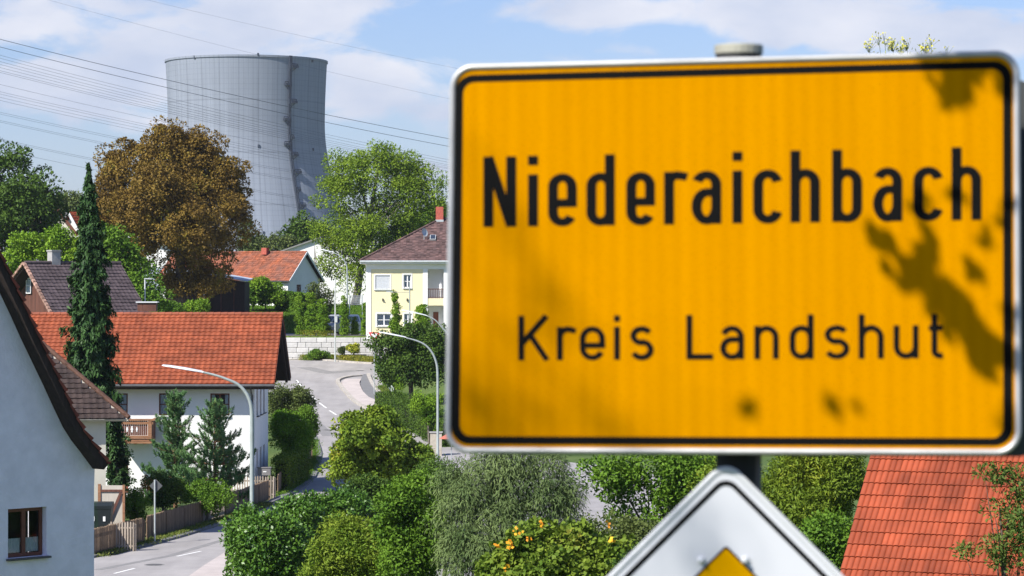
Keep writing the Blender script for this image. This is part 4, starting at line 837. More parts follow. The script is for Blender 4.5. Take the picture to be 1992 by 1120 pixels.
# ------------------------------------------------------------------ low house with old orange roof, white hall, barn, far roofs
def low_house():
    Y = 288.; th = R(24); u = Vector((math.cos(th), -math.sin(th), 0)); v = Vector((math.sin(th), math.cos(th), 0)); Cn = P(560, 543, Y); Lf = 15.5; dp = 7.0; zg = gz(Cn.x, Y) - .4
    t = thing('low_cottage', (Cn.x - 5, Y, zg), 'low white cottage with weathered orange roof behind the green shrubs', 'house'); H = Cn.z - zg; O = Vector((Cn.x, Cn.y, zg)) - u * Lf
    w = MB(); hs = [(Lf - 8.2, Lf - 7.3, H - 1.55, H - .6), (Lf - 4.3, Lf - 3.5, H - 1.3, H - .5), (1.2, 2.0, H - 1.6, H - .7)]; wall(w, O, u, Lf, H, hs, .1); gh = [(1.9, 2.9, H - 1.5, H - .55)]; wall(w, Vector((Cn.x, Cn.y, zg)), v, dp, H, gh); rise = 2.75; Cg = Vector((Cn.x, Cn.y, Cn.z)); w.poly([Cg, Cg + v * dp, Cg + v * dp / 2 + UP * rise]); wall(w, O + v * dp, -v, dp, H); w.build('wall', white, t)
    for h in hs: window(t, O + u * h[0] + UP * h[2], u, h[1] - h[0], h[3] - h[2], .08, fm=white_paint, curt=False)
    for h in gh: window(t, Vector((Cn.x, Cn.y, zg)) + v * h[0] + UP * h[2], v, h[1] - h[0], h[3] - h[2], .08, fm=frame_wood, curt=False, sill=False)
    ov = .45; hf = dp / 2; d = (-v * hf - UP * rise).normalized(); S = math.hypot(hf, rise) + ov; rt = Cg + v * hf + UP * (rise + .1) + u * .35; L2 = Lf + .7; rf = MB()
    tiles(rf, rt - u * L2, u, d, L2, S, .26, .32, kind='wave', amp=.03, seg=4, jit=.02); d2 = (v * hf - UP * rise).normalized(); tiles(rf, rt, -u, d2, L2, S, .26, .32, kind='wave', amp=.03, seg=3); rf.build('roof', tile_old, t)
    dk = MB(); o = UP * -.05; 
    for dd in (d, d2): slab(dk, [rt + o, rt - u * L2 + o, rt - u * L2 + dd * S + o, rt + dd * S + o], .12)
    dk.build('rafters', dark_wood, t); vg = MB()
    for dd in (d, d2): vg.beam(rt + u * .05 - UP * .04, rt + u * .05 + dd * S - UP * .04, .05, .2)
    vg.build('verge_board', white_paint, t)
    rc = MB(); ridge_caps(rc, rt - u * L2 + UP * .03, rt + UP * .03, .12, .4); rc.build('ridge_cap', tile_old, t)
    ch = MB(); c = rt - u * 4.1; c = Vector((PX(516, c.y), c.y, c.z)); ch.obox(c + UP * .12, u * .3, v * .3, UP * .35); ch.build('chimney', brick, t)
    gt = MB(); e0 = rt + d * (S + .05); gt.tube([e0 - u * L2, e0], .06, 6); gt.build('gutter', metal_dark, t)
low_house()
def hall():
    Y = 335.; s = Y / F; t = thing('white_hall', (PX(650, Y), Y + 6, -2), 'large plain white gabled hall behind the low cottage', 'building'); zg = -2.5; w = MB()
    a, b, c = P(543, 489, Y), P(640, 455, Y), P(790, 482, Y); dpv = Vector((0, 14, 0)); w.poly([Vector((a.x, Y, zg)), Vector((c.x, Y, zg)), c, b, a]); w.quad(Vector((a.x, Y, zg)), a, a + dpv, Vector((a.x, Y, zg)) + dpv); w.quad(Vector((c.x, Y, zg)), Vector((c.x, Y, zg)) + dpv, c + dpv, c); w.build('wall', white, t)
    r = MB(); o = Vector((0, -.35, .03)); lf = (a - b).normalized() * .4; rg = (c - b).normalized() * .4; slab(r, [a + lf + o, b + o, b + dpv + o, a + lf + dpv + o], .16); slab(r, [b + o, c + rg + o, c + rg + dpv + o, b + dpv + o], .16); r.build('roof', mat('grey_sheet_roof', (.22, .215, .21), .7, noise=.15), t)
hall()
def barn():
    Y = 270.; t = thing('dark_shed', (PX(410, Y), Y + 2, gz(PX(410, Y), Y)), 'dark timber shed with flat pale metal roof edge under the brown chestnut', 'shed'); x0, x1 = PX(322, Y), PX(476, Y); zg = gz(PX(410, Y), Y) - .5; za, zb = PZ(529, Y), PZ(546, Y)
    w = MB(); w.poly([(x0, Y, zg), (x1, Y, zg), (x1, Y, zb - .1), (PX(385, Y), Y, za - .1), (x0, Y, za - .1)]); w.quad((x1, Y, zg), (x1, Y + 5, zg), (x1, Y + 5, zb - .1), (x1, Y, zb - .1)); w.quad((x0, Y, zg), (x0, Y, za - .1), (x0, Y + 5, za - .1), (x0, Y + 5, zg)); w.build('wall', dark_wood, t)
    r = MB(); m_ = Vector((PX(385, Y), Y - .4, za)); L_ = Vector((x0 - .2, Y - .4, za + .05)); R_ = Vector((x1 + .3, Y - .4, zb)); bk = Vector((0, 6, .25)); slab(r, [L_, m_, m_ + bk, L_ + bk], .1); slab(r, [m_, R_, R_ + bk, m_ + bk], .1); r.build('roof', mat('pale_sheet_roof', (.42, .48, .55), .5, noise=.1), t)
    p = MB(); x = PX(396, Y - .5); p.box((x - .09, Y - .6, zg), (x + .09, Y - .42, PZ(569, Y))); p.build('post', white_paint, t)
    b = MB()
    for px in (345, 430, 455): x = PX(px, Y); b.box((x - .04, Y - .05, zg), (x + .04, Y - .003, zb - .15))
    b.build('batten', brown_wood, t)
barn()
def far_roof(name, label, pts_front, zg_py, Y, m, dirv, wm, depth=7):
    """gabled house seen from a corner: apex, left eave, right eave on the photo; dirv: ridge direction away"""
    a, l, r = [P(x, y, Y) for x, y in pts_front]; t = thing(name, (a.x, Y + 2, -2), label, 'house'); dv = Vector(dirv).normalized() * depth; zg = PZ(zg_py, Y)
    w = MB(); w.poly([Vector((l.x + .3, Y, zg)), Vector((r.x - .3, Y, zg)), r + Vector((-.3, 0, 0)), a - UP * .2, l + Vector((.3, 0, 0))]); w.quad(Vector((r.x - .3, Y, zg)), Vector((r.x - .3, Y, zg)) + dv, r + dv, r + Vector((-.3, 0, 0))); w.build('wall', wm, t)
    rf = MB(); f0 = Vector((0, -.4, 0)); e = dv.normalized()
    for p in (l, r):
        d = p - a; tiles(rf, a + f0, e, d, dv.length, d.length, .35, .4, kind='wave', amp=.03, seg=4, lift=.06); slab(rf, [a + f0 - UP * .05, p + f0 - UP * .05, p + f0 + dv - UP * .05, a + f0 + dv - UP * .05], .12)
    rf.build('roof', m, t)
    vb = MB()
    for p in (l, r): vb.beam(a + f0 * 1.2, p + f0 * 1.2, .06, .3)
    vb.build('verge_board', white_paint if wm is white else frame_wood, t)
far_roof('distant_house', 'house with bright red roof and white gable far behind the dark green tree', [(133, 412), (108, 452), (160, 462)], 500, 332, tile_red2, (.75, .66, 0), white, 6)
far_roof('distant_house', 'house with old brown tiled roof beside the dark green tree', [(112, 405), (80, 440), (152, 458)], 500, 325, tile_maroon, (-.5, .86, 0), cream, 6)
far_roof('distant_house', 'orange roofed house half hidden behind the spruce and the brown chestnut', [(196, 447), (176, 474), (330, 476)], 520, 318, tile_red2, (.9, .43, 0), white, 4)

# ------------------------------------------------------------------ red roof, bottom right
def right_roof():
    yaw = R(25); p = R(48); e = Vector((math.cos(yaw), -math.sin(yaw), 0)); dh = Vector((-math.sin(yaw), -math.cos(yaw), 0)); d = dh * math.cos(p) - UP * math.sin(p)
    A0 = P(1697, 874, 64); n = e.cross(d); n = n if n.z > 0 else -n; A = A0 - d * 1.1; S = 6.3; L_ = 11.
    zb = (A + d * S).z; t = thing('red_roofed_house', (A.x + 4, A.y, gz(A.x, A.y)), 'house at the lower right with large bright red ribbed tile roof', 'house')
    rf = MB(); tiles(rf, A, e, d, L_, S, .268, .35, kind='double', amp=.03, seg=12, lift=.035, jit=.004); rf.build('roof', tile_red2, t)
    dl = dh * -math.cos(p) - UP * math.sin(p); b = MB(); o = -n * .05; slab(b, [A + o, A + e * L_ + o, A + e * L_ + d * S + o, A + d * S + o], .12); slab(b, [A + o, A + e * L_ + o, A + e * L_ + dl * S + o, A + dl * S + o], .12); b.build('rafters', roof_deck, t)
    w = MB(); gp = A + e * .3 - UP * .4; hw = S * math.cos(p) - .6; rr_ = hw * math.tan(p); zg = gz(A.x, A.y) - .3
    for q in (gp, gp + e * (L_ - .6)): w.poly([q, q + dh * hw - UP * rr_, Vector((*(q + dh * hw).xy, zg)), Vector((*(q - dh * hw).xy, zg)), q - dh * hw - UP * rr_])
    q0 = gp + dh * hw; q1 = q0 + e * (L_ - .6); w.quad(Vector((*q0.xy, zg)), Vector((*q1.xy, zg)), q1 - UP * rr_, q0 - UP * rr_); w.build('wall', cream, t)
    rc = MB(); ridge_caps(rc, A + UP * .05, A + e * L_ + UP * .05, .13, .36); rc.build('ridge_cap', tile_red2, t)
right_roof()
# ------------------------------------------------------------------ town sign
SR = Matrix(((.97767789, .20977732, .01180773), (-.20994818, .97318314, .09400175), (.00822835, -.09438245, .99550201)))
SO = Vector((.37448844, 4.81641495, .05794782)); sx, sy, sz = (SR @ Vector(v) for v in ((1, 0, 0), (0, 1, 0), (0, 0, 1))); SH = .692
def rrect(w, h, r, n=10):
    out = []
    for cx, cz, a0 in ((w / 2 - r, h / 2 - r, 0), (-w / 2 + r, h / 2 - r, 90), (-w / 2 + r, -h / 2 + r, 180), (w / 2 - r, -h / 2 + r, 270)):
        for i in range(n + 1): a = R(a0 + 90 * i / n); out.append((cx + r * math.cos(a), cz + r * math.sin(a)))
    return out
def ring(mb, out, inn, f, m=0):
    n = len(out)
    for i in range(n): j = (i + 1) % n; mb.quad(f(*out[i]), f(*out[j]), f(*inn[j]), f(*inn[i]), m)
def frame_tube(mb, out, inn, f0, f1, m=0):          # a raised rounded lip between two outlines
    n = len(out); mid = [((a[0] + b[0]) / 2, (a[1] + b[1]) / 2) for a, b in zip(out, inn)]
    q1 = [((a[0] * .8 + b[0] * .2), (a[1] * .8 + b[1] * .2)) for a, b in zip(out, inn)]; q2 = [((a[0] * .2 + b[0] * .8), (a[1] * .2 + b[1] * .8)) for a, b in zip(out, inn)]
    ls = [[f0(*p) for p in out], [f1(*p, .3) for p in out], [f1(*p, .8) for p in q1], [f1(*p, 1) for p in mid], [f1(*p, .8) for p in q2], [f1(*p, .3) for p in inn], [f0(*p) for p in inn]]
    for a, b in zip(ls, ls[1:]):
        for i in range(n): j = (i + 1) % n; mb.quad(a[i], a[j], b[j], b[i], m)
def sheet_fn(nt, b, cur, tc):
    N = nt.nodes.new; L = nt.links.new
    mp = N('ShaderNodeMapping'); L(tc.outputs['Object'], mp.inputs[0]); mp.inputs['Scale'].default_value = (1, .2, .02)
    nz = N('ShaderNodeTexNoise'); L(mp.outputs[0], nz.inputs['Vector']); nz.inputs['Scale'].default_value = 34; nz.inputs['Detail'].default_value = 1
    wv = N('ShaderNodeTexWave'); wv.bands_direction = 'X'; L(tc.outputs['Object'], wv.inputs['Vector']); wv.inputs['Scale'].default_value = 11.5; wv.inputs['Distortion'].default_value = .0
    a = N('ShaderNodeMath'); a.operation = 'MULTIPLY_ADD'; L(wv.outputs['Fac'], a.inputs[0]); a.inputs[1].default_value = .35; L(nz.outputs['Fac'], a.inputs[2])
    mr = N('ShaderNodeMapRange'); L(a.outputs[0], mr.inputs[0]); mr.inputs[1].default_value = .3; mr.inputs[2].default_value = 1.0; mr.inputs[3].default_value = 0; mr.inputs[4].default_value = 1
    mx = N('ShaderNodeMixRGB'); L(mr.outputs[0], mx.inputs[0]); mx.inputs[1].default_value = (.43, .172, .0, 1); mx.inputs[2].default_value = (.495, .204, .0, 1); L(mx.outputs[0], b.inputs['Base Color'])
def town_sign():
    sign_yellow = mat('yellow_retroreflective_sheet', (.6, .28, .003), .9, fn=sheet_fn, spec=.0)
    sign_black = mat('black_sign_print', (.004, .004, .004), .7, spec=.05); rim_m = mat('aluminium_sign_rim', (.40, .40, .40), .45, noise=.12, nscale=9, metal=.3); back_m = mat('sign_back_grey', (.05, .055, .055), .7, noise=.2)
    t = thing('town_sign', SO - sz * (SH / 2), 'large yellow town name sign with black border and lettering on a grey post', 'road sign'); f = lambda a, b, o=0.: SO + sx * a + sz * b - sy * o
    W_, H_ = 1.0, SH; po = rrect(W_ - .012, H_ - .012, .036)
    m = MB(); m.poly([f(a, b) for a, b in po]); m.build('panel', sign_yellow, t)
    bk = MB(); out = rrect(W_, H_, .042); bk.poly([f(a, b, -.012) for a, b in reversed(out)]); ring(bk, out, [(a, b) for a, b in out], lambda a, b: f(a, b)) if False else None
    n = len(out)
    for i in range(n): j = (i + 1) % n; bk.quad(f(*out[i], -.012), f(*out[j], -.012), f(*out[j], -.001), f(*out[i], -.001))
    bk.build('back_plate', back_m, t)
    rm = MB(); frame_tube(rm, rrect(W_, H_, .042), rrect(W_ - .021, H_ - .021, .032), lambda a, b: f(a, b, -.001), lambda a, b, k: f(a, b, .006 * k)); rm.build('rim', rim_m, t, smooth=True)
    # border line from the photograph's outline of the black band
    def pxf(px, py, o=.0006): return on_plane(px, py, f(0, 0, o), sy)
    def quadmap(c, w=None):      # bilinear outline given four corner pixels, corner radius in px
        (x0, y0), (x1, y1), (x2, y2), (x3, y3) = c; r = 30 if w is None else w; pts = []
        for (cx, cy), (ax, ay), (bx, by) in (((x0, y0), (x3, y3), (x1, y1)), ((x1, y1), (x0, y0), (x2, y2)), ((x2, y2), (x1, y1), (x3, y3)), ((x3, y3), (x2, y2), (x0, y0))):
            C_ = Vector((cx, cy)); a = (Vector((ax, ay)) - C_).normalized() * r; b = (Vector((bx, by)) - C_).normalized() * r
            for i in range(9): th = i / 8 * math.pi / 2; pts.append(C_ + a * (1 - math.sin(th)) + b * (1 - math.cos(th)))
        return pts
    o_ = quadmap([(884.5, 146), (1968, 117.5), (1970, 867), (877, 864)], 36); i_ = quadmap([(901, 160), (1951, 133), (1952, 852), (894, 848)], 22)
    bl = MB()
    for k in range(len(o_)): j = (k + 1) % len(o_); bl.quad(pxf(*o_[k]), pxf(*o_[j]), pxf(*i_[j]), pxf(*i_[k]))
    bl.build('border_line', sign_black, t)
    # lettering: every glyph a set of strokes of even weight
    def rib(path, tk, k):
        q = [(x, y / k) for x, y in path]; out = []
        for i, (x, y) in enumerate(q):
            x0, y0 = q[max(i - 1, 0)]; x1, y1 = q[min(i + 1, len(q) - 1)]
            d0 = Vector((x - x0, y - y0)); d1 = Vector((x1 - x, y1 - y)); d0 = d0.normalized() if d0.length > 0 else d1.normalized(); d1 = d1.normalized() if d1.length > 0 else d0
            tt = (d0 + d1).normalized(); nn = Vector((-tt.y, tt.x)); ms = 1 / max(.5, nn.dot(Vector((-d0.y, d0.x)))); out.append((Vector((x, y)) + nn * tk / 2 * ms, Vector((x, y)) - nn * tk / 2 * ms))
        return [((a.x, a.y * k), (b.x, b.y * k)) for a, b in out]
    def arc(cx, cy, rx, ry, a0, a1, n=10): return [(cx + rx * math.cos(R(a0 + (a1 - a0) * i / n)), cy + ry * math.sin(R(a0 + (a1 - a0) * i / n))) for i in range(n + 1)]
    def glyph(ch, x0, x1, H, xh, tk, k):
        h2 = tk * k / 2; l, r = x0 + tk / 2, x1 - tk / 2; cx = (l + r) / 2; rx = (r - l) / 2; ry = min(rx * 1.0, (xh - 2 * h2) / 2); T, B = xh - h2 + 1, h2 - 1; S = []
        if ch == 'N': d = tk * .56; S = [[(l, 0), (l, H)], [(r, 0), (r, H)], [(l - tk * .0, H - .5), (r, .5)]]
        elif ch == 'i': c = (x0 + x1) / 2; S = [[(c, 0), (c, xh)], [(c, H - tk * k * 1.15), (c, H)]]
        elif ch == 'e': S = [arc(cx, T - ry, rx, ry, 0, 180) + arc(cx, B + ry, rx, ry, 180, 335), [(r, T - ry + .5), (r, xh * .42 + 0)], [(l + tk * .3, xh * .44), (r + tk / 2, xh * .44)]]
        elif ch == 'c': S = [arc(cx, T - ry, rx, ry, 12, 180) + arc(cx, B + ry, rx, ry, 180, 348)]
        elif ch in 'db': S = [arc(cx, T - ry, rx, ry, 0, 180) + arc(cx, B + ry, rx, ry, 180, 360) + [(r, T - ry)]]; x = r if ch == 'd' else l; S.append([(x, 0), (x, H)])
        elif ch == 'a': yb = xh * .60; rb = min(rx, (yb - B) / 2); S = [arc(cx, T - ry, rx, ry, 158, 0) + [(r, 0)], [(r, yb)] + arc(l + rb, (yb + B) / 2, rb, (yb - B) / 2, 90, 270) + arc(r - rx, (yb + B) / 2, rx, (yb - B) / 2, 278, 345)]
        elif ch in 'hn': S = [[(l, 0), (l, H if ch == 'h' else xh)], [(l, T - ry)] + arc(cx, T - ry, rx, ry, 180, 0) + [(r, 0)]]
        elif ch == 'u': S = [[(r, 0), (r, xh)], [(l, xh)] + arc(cx, B + ry, rx, ry, 180, 360) + [(r, xh * .5)]]
        elif ch == 'r': rr = rx * 1.25; S = [[(l, 0), (l, xh)], [(l, T - rr * 1.05)] + arc(l + rr, T - rr * .95, rr, rr * .95, 175, 78, 8) + [(x1 - .5, T - 3.5)]]
        elif ch == 'K': S = [[(l, 0), (l, H)], [(l, H * .36), (x1 - tk * .62, H)], [(l + (r - l) * .33, H * .58), (x1 - tk * .5, 0)]]
        elif ch == 'L': S = [[(l, 0), (l, H)], [(x0, h2), (x1, h2)]]
        elif ch == 's':
            ru = (xh - 2 * h2) * .235 + .8; rl = (xh - 2 * h2) * .265 + .8; yu = T - ru; yl = B + rl
            S = [arc(cx, yu, rx * .95, ru, 30, 262, 16) + arc(cx, yl, rx, rl, 82, -155, 16)]
        elif ch == 't': c = x0 + (x1 - x0) * .40; S = [[(c, H), (c, tk * 1.2)] + arc(c + tk * 1.1, tk * 1.15 + .0, tk * 1.1, tk * .72, 180, 275, 6) + [(x1, h2)], [(x0, xh - h2), (x1, xh - h2)]]
        return [rib(p, tk, k) for p in S]
    def text(name, gl, base, Hf, xr, tk, k, asc=1.0):
        m = MB(); lay = 0
        for ch, x0, x1 in gl:
            for st in glyph(ch, x0, x1, Hf(x0) * (asc if ch in 'dbhK' and ch != 'K' else 1), Hf(x0) * xr, tk, k):
                lay += 1; o = .0007 + .00025 * (lay % 3)
                for (a0, b0), (a1, b1) in zip(st, st[1:]):
                    m.quad(*[pxf(x, base(x) - y, o) for x, y in (a0, b0, b1, a1)])
        return m.build(name, sign_black, t)
    g1 = [('N', 940, 1004), ('i', 1027.5, 1045.8), ('e', 1066, 1122), ('d', 1140.5, 1195.8), ('e', 1218, 1274), ('r', 1291.5, 1337), ('a', 1345, 1403), ('i', 1424.4, 1444.2), ('c', 1464.8, 1522), ('h', 1537.5, 1595), ('b', 1618.6, 1677), ('a', 1698, 1755.2), ('c', 1776.5, 1835), ('h', 1851, 1909)]
    text('place_name', g1, lambda x: 441 - (x - 940) * .0142, lambda x: 136.5 + (x - 940) * .006, .735, 19.4, .80)
    g2 = [('K', 1008, 1070), ('r', 1083, 1120), ('e', 1127.5, 1177), ('i', 1194.5, 1205.8), ('s', 1225, 1271.5), ('L', 1335, 1387), ('a', 1400.5, 1447.5), ('n', 1467, 1515), ('d', 1535.5, 1582.5), ('s', 1603, 1652.5), ('h', 1670, 1719), ('u', 1738, 1787), ('t', 1806.5, 1834)]
    text('district_name', g2[:5], lambda x: 700.5 - (x - 1008) * .005, lambda x: 86.5, .745, 11.6, .92); text('district_name', g2[5:], lambda x: 700.5 - (x - 1008) * .005, lambda x: 86.5, .745, 11.6, .92)
    br = MB()
    for z in (.2, -.2): br.obox(f(.02, z, -.03), sx * .09, sy * .016, sz * .015)
    br.build('clamp', metal_grey, t)
    rp = MB(); o2 = rrect(1.0, .66, .04); fr = lambda a, b, o=0.: SO + sx * (a + .028) + sz * (b - .013) + sy * (.13 + o)
    rp.prism([fr(a, b) for a, b in o2], sy * .012); rp.build('rear_panel', back_m, t)
    # post and the priority road sign below
    Yp = 4.90; xp = PX(1437, Yp); rpst = 47.5 / F * Yp; zg = gz(xp, Yp) - .05
    t2 = thing('sign_post', (xp, Yp, zg), 'round grey steel post with flat cap carrying the yellow town sign', 'post'); p = MB(); p.tube([(xp, Yp, zg), (xp, Yp, PZ(100, Yp))], rpst * .93, 24); p.build('pole', mat('dark_sign_pole', (.035, .036, .036), .6, noise=.2), t2, smooth=True)
    c = MB(); c.tube([(xp, Yp, PZ(105, Yp)), (xp, Yp, PZ(90, Yp)), (xp, Yp, PZ(87.5, Yp)), (xp, Yp, PZ(86.5, Yp))], [rpst, rpst, rpst * .96, rpst * .8], 24); c.build('cap', mat('post_cap', (.34, .33, .27), .6, noise=.15, nscale=20), t2)
    Yd = 4.80; hd = .43; O2 = Vector((PX(1412.5, Yd), Yd, PZ(905, Yd) - hd * 1.0)); nd_ = Vector((-.06, -1, .03)).normalized(); ux = nd_.cross(UP).normalized() * -1; ux = ux if ux.x > 0 else -ux; uz = ux.cross(-nd_); uz = uz if uz.z > 0 else -uz
    t3 = thing('priority_sign', O2 - UP * hd, 'white diamond priority road sign with yellow centre mounted below the town sign', 'road sign')
    def dia(h, r):
        out = []; s_ = h * math.sqrt(2)
        for a, b in rrect(s_, s_, r, 7): out.append(((a - b) / math.sqrt(2), (a + b) / math.sqrt(2)))
        return out
    fd = lambda a, b, o=0.: O2 + ux * a + uz * b + nd_ * o
    hp = hd + .012
    wm = mat('white_retroreflective_sheet', (.56, .57, .60), .6, noise=.03, nscale=3); yd = mat('yellow_diamond_print', (.56, .27, .0), .8, spec=0, noise=.02)
    m = MB(); m.poly([fd(a, b) for a, b in dia(hp - .006, .03)]); m.build('panel', wm, t3)
    m = MB(); m.prism([fd(a, b, -.001) for a, b in dia(hp, .034)], -nd_ * .012); m.build('back_plate', back_m, t3)
    m = MB(); frame_tube(m, dia(hp, .034), dia(hp - .014, .028), lambda a, b: fd(a, b, -.001), lambda a, b, k: fd(a, b, .003 * k)); m.build('rim', mat('light_sign_rim', (.55, .56, .58), .6, noise=.06), t3, smooth=True)
    m = MB(); ring(m, dia(hp - .028, .026), dia(hp - .0405, .018), lambda a, b: fd(a, b, .0007)); m.build('border_line', sign_black, t3)
    hy = hp - .155
    m = MB(); m.poly([fd(a, b, .0009) for a, b in dia(hy, .004)]); m.build('yellow_diamond', yd, t3)
    m = MB(); ring(m, dia(hy + .0045, .006), dia(hy - .001, .003), lambda a, b: fd(a, b, .0013)); m.build('diamond_outline', sign_black, t3)
    for px in (1364, 1449):
        c = on_plane(px, 1089, O2, nd_); b = MB(); b.tube([c + nd_ * .001, c + nd_ * .006, c + nd_ * .009], [.007, .006, .003], 12); b.tube([c + nd_ * .009, c + nd_ * .014], .003, 8); b.build('bolt', lamp_white, t3)
town_sign()

# unseen tree, its twigs placed to shade the right half of the sign
def shade_tree():
    rng = np.random.default_rng(11); bx, by = 3.3, 3.6; b = Vector((bx, by, gz(bx, by))); t = thing('unseen_shade_tree', b, 'leafy tree out of view right of the town sign, placed so its twigs shade the lettering', 'tree')
    mb = MB(); C, D = [], []
    hub = Vector((2.2, 3.2, 2.7)); mb.tube([b, Vector((3.2, 3.6, .6)), hub], [.12, .09, .05], 8)
    def sp(px, py, tt): return on_plane(px, py, SO, sy) + SUN * tt
    twigs = [[(2150, 850, 2.0), (2050, 750, 2.0), (1900, 640, 2.0), (1830, 590, 2.0), (1770, 520, 2.0), (1690, 445, 2.0)], [(2200, 60, 2.0), (2060, 80, 2.0), (1960, 120, 2.0), (1870, 130, 2.0), (1790, 118, 2.0)]]
    for tw in twigs:
        q = [sp(*p) for p in tw]; mb.tube(q, [.016 - .009 * i / len(q) for i in range(len(q))], 6)
        mb.tube([hub, hub.lerp(q[0], .5) + Vector((.15, 0, -.05)), q[0]], [.02, .015, .012], 6)
    cl = [(1762, 535, 26, 26), (1800, 505, 22, 14), (1840, 560, 28, 22), (1868, 610, 26, 22), (1895, 655, 28, 22), (1925, 695, 26, 26), (1720, 470, 10, 5), (1695, 448, 6, 4), (1870, 165, 24, 24), (1940, 120, 26, 16), (1852, 195, 14, 12), (1850, 112, 26, 12), (1958, 170, 18, 10), (1800, 150, 8, 4),
          (1812, 462, 18, 6), (1905, 520, 22, 6), (1820, 605, 20, 8), (1450, 785, 14, 5), (1640, 775, 22, 5), (1662, 790, 16, 3), (1960, 820, 26, 8), (1860, 380, 16, 3), (1795, 395, 12, 3), (1960, 420, 20, 7), (1905, 460, 18, 4), (1965, 620, 24, 8)]
    for px, py, r, n in cl:
        for _ in range(max(2, int(n * .62))): C.append([*sp(px + rng.normal(0, r * .75), py + rng.normal(0, r * .7), 2.0 + rng.uniform(-.2, .2) if py < 740 else 2.6)]); D.append(rng.normal(0, 1, 3))
    C = np.array(C); D = unit(np.array(D)); O = np.tile([*(SUN + Vector((0, -.3, 0)))], (len(C), 1))
    # loose crown further up towards the sun
    k = 500; q = unit(rng.normal(0, 1, (k, 3))) * rng.uniform(.3, 1, (k, 1)) * np.array([.8, .8, .6]) + np.array([3.2, 3.9, 2.9])
    mesh_leaves('crown', [leaves(C, D, O, .042, .62, rng, 0, .5), leaves(q, unit(rng.normal(0, 1, (k, 3))), rng.normal(0, 1, (k, 3)), .07, .6, rng)], leaf_mat('shade_tree_leaf', (.04, .08, .015), (.07, .12, .02)), t)
    mb.build('trunk', bark, t)
    c = np.array([*sp(790, 930, 9.5)]); k = 520; q = unit(rng.normal(0, 1, (k, 3))) * rng.uniform(0, 1, (k, 1)) ** .6 * np.array([.55, .5, .5]) + c; b = Vector((c[0] - .1, c[1], gz(c[0], c[1])))  # second unseen tree, added for the soft shade in the sign's lower left corner
    t = thing('unseen_shade_tree', b, 'unseen slender leafy tree added left of the camera to softly shade the lower left sign corner', 'tree'); m = MB(); m.tube([b, Vector(c)], [.06, .01], 8); m.build('trunk', bark, t)
    mesh_leaves('crown', [leaves(q, unit(rng.normal(0, 1, (k, 3))), rng.normal(0, 1, (k, 3)), .06, .6, rng)], leaf_mat('slender_tree_leaf', (.04, .08, .015), (.07, .12, .02)), t)
shade_tree()

# ------------------------------------------------------------------ street lamps
def lamp(Y, px, base_py, pole_r, curve, head, label, group='curved street lamps along the road', straight=False):
    """curve: photo points from the top of the straight pole to the head; head: photo points (inner, tip)"""
    x = PX(px, Y); zg = gz(x, Y); t = thing('street_lamp', (x, Y, zg), label, 'street lamp', group)
    c = [P(a, b, Y) for a, b in curve]; q = []
    c = [Vector((x, Y, c[0].z))] + c[1:]
    for i in range(len(c) - 1):
        p0, p1, p2, p3 = c[max(i - 1, 0)], c[i], c[i + 1], c[min(i + 2, len(c) - 1)]
        for k in range(6): s = k / 6; q.append(.5 * ((2 * p1) + (p2 - p0) * s + (2 * p0 - 5 * p1 + 4 * p2 - p3) * s * s + (3 * p1 - p0 - 3 * p2 + p3) * s ** 3))
    q.append(c[-1]); m = MB(); pts = [Vector((x, Y, zg)), Vector((x, Y, zg + 1.2)), Vector((x, Y, zg + 1.25))] + q; n = len(pts)
    m.tube(pts, [pole_r * 1.25, pole_r * 1.25, pole_r] + [pole_r * (1 - .5 * i / (n - 4)) for i in range(n - 3)], 12); m.build('pole', metal_lamp, t, smooth=True)
    a, b = P(*head[0], Y), P(*head[1], Y); d = (b - a); u = d.normalized(); L_ = d.length; side = Vector((0, 1, 0)); up = side.cross(u); up = up if up.z > 0 else -up
    h = MB(); k = len(h.v); secs = [(0, .06, .04), (.06, .14, .07), (.45, .16, .085), (.8, .15, .075), (.97, .11, .05), (1.0, .07, .03)]
    for s, w, z in secs:
        for i in range(10): th = math.pi * i / 9; h.v.append(tuple(a + u * (L_ * s) + side * (w * math.cos(th)) + up * (z * math.sin(th))))
    for i in range(len(secs) - 1):
        for j in range(9): h.f.append((k + i * 10 + j, k + i * 10 + j + 1, k + (i + 1) * 10 + j + 1, k + (i + 1) * 10 + j)); h.m.append(0)
    h.f.append(tuple(k + j for j in range(10))); h.m.append(0); h.f.append(tuple(k + 50 + j for j in reversed(range(10)))); h.m.append(0)
    hh = h.build('lamp_housing', lamp_white, t, smooth=True)
    g = MB(); g.poly([a + u * (L_ * s) + side * w - up * .02 for s, w in ((.04, .12), (.5, .145), (.95, .1))] + [a + u * (L_ * s) - side * w - up * .02 for s, w in ((.95, .1), (.5, .145), (.04, .12))]); g.build('lamp_cover', lamp_lens, hh)
    return t
lamp(104, 490, None, .08, [(490, 830), (489.5, 800), (486, 780), (477, 762), (462, 747), (440, 737), (418, 729.5), (393, 723.5)], [(396, 724.5), (315, 711)], 'nearest curved street lamp, its arm reaching left across the orange roof')
lamp(172, 851.5, None, .08, [(851.5, 740), (850.5, 715), (846, 697), (838, 682), (826, 670), (810, 662.5), (790, 657)], [(790, 656.5), (736, 646)], 'curved street lamp beside the left edge of the town sign, above the hedge')
lamp(262, 675.5, None, .075, [(675.5, 535), (674.5, 518), (669, 506), (660, 497), (648, 491)], [(648, 491), (622, 484.5)], 'small curved street lamp in front of the white hall')
lamp(205, 880, None, .075, [(880, 690), (879, 665), (872, 650), (861, 638), (846, 622), (830, 614)], [(830, 614), (781, 603)], 'curved street lamp in front of the yellow villa, its pole hidden by the town sign')
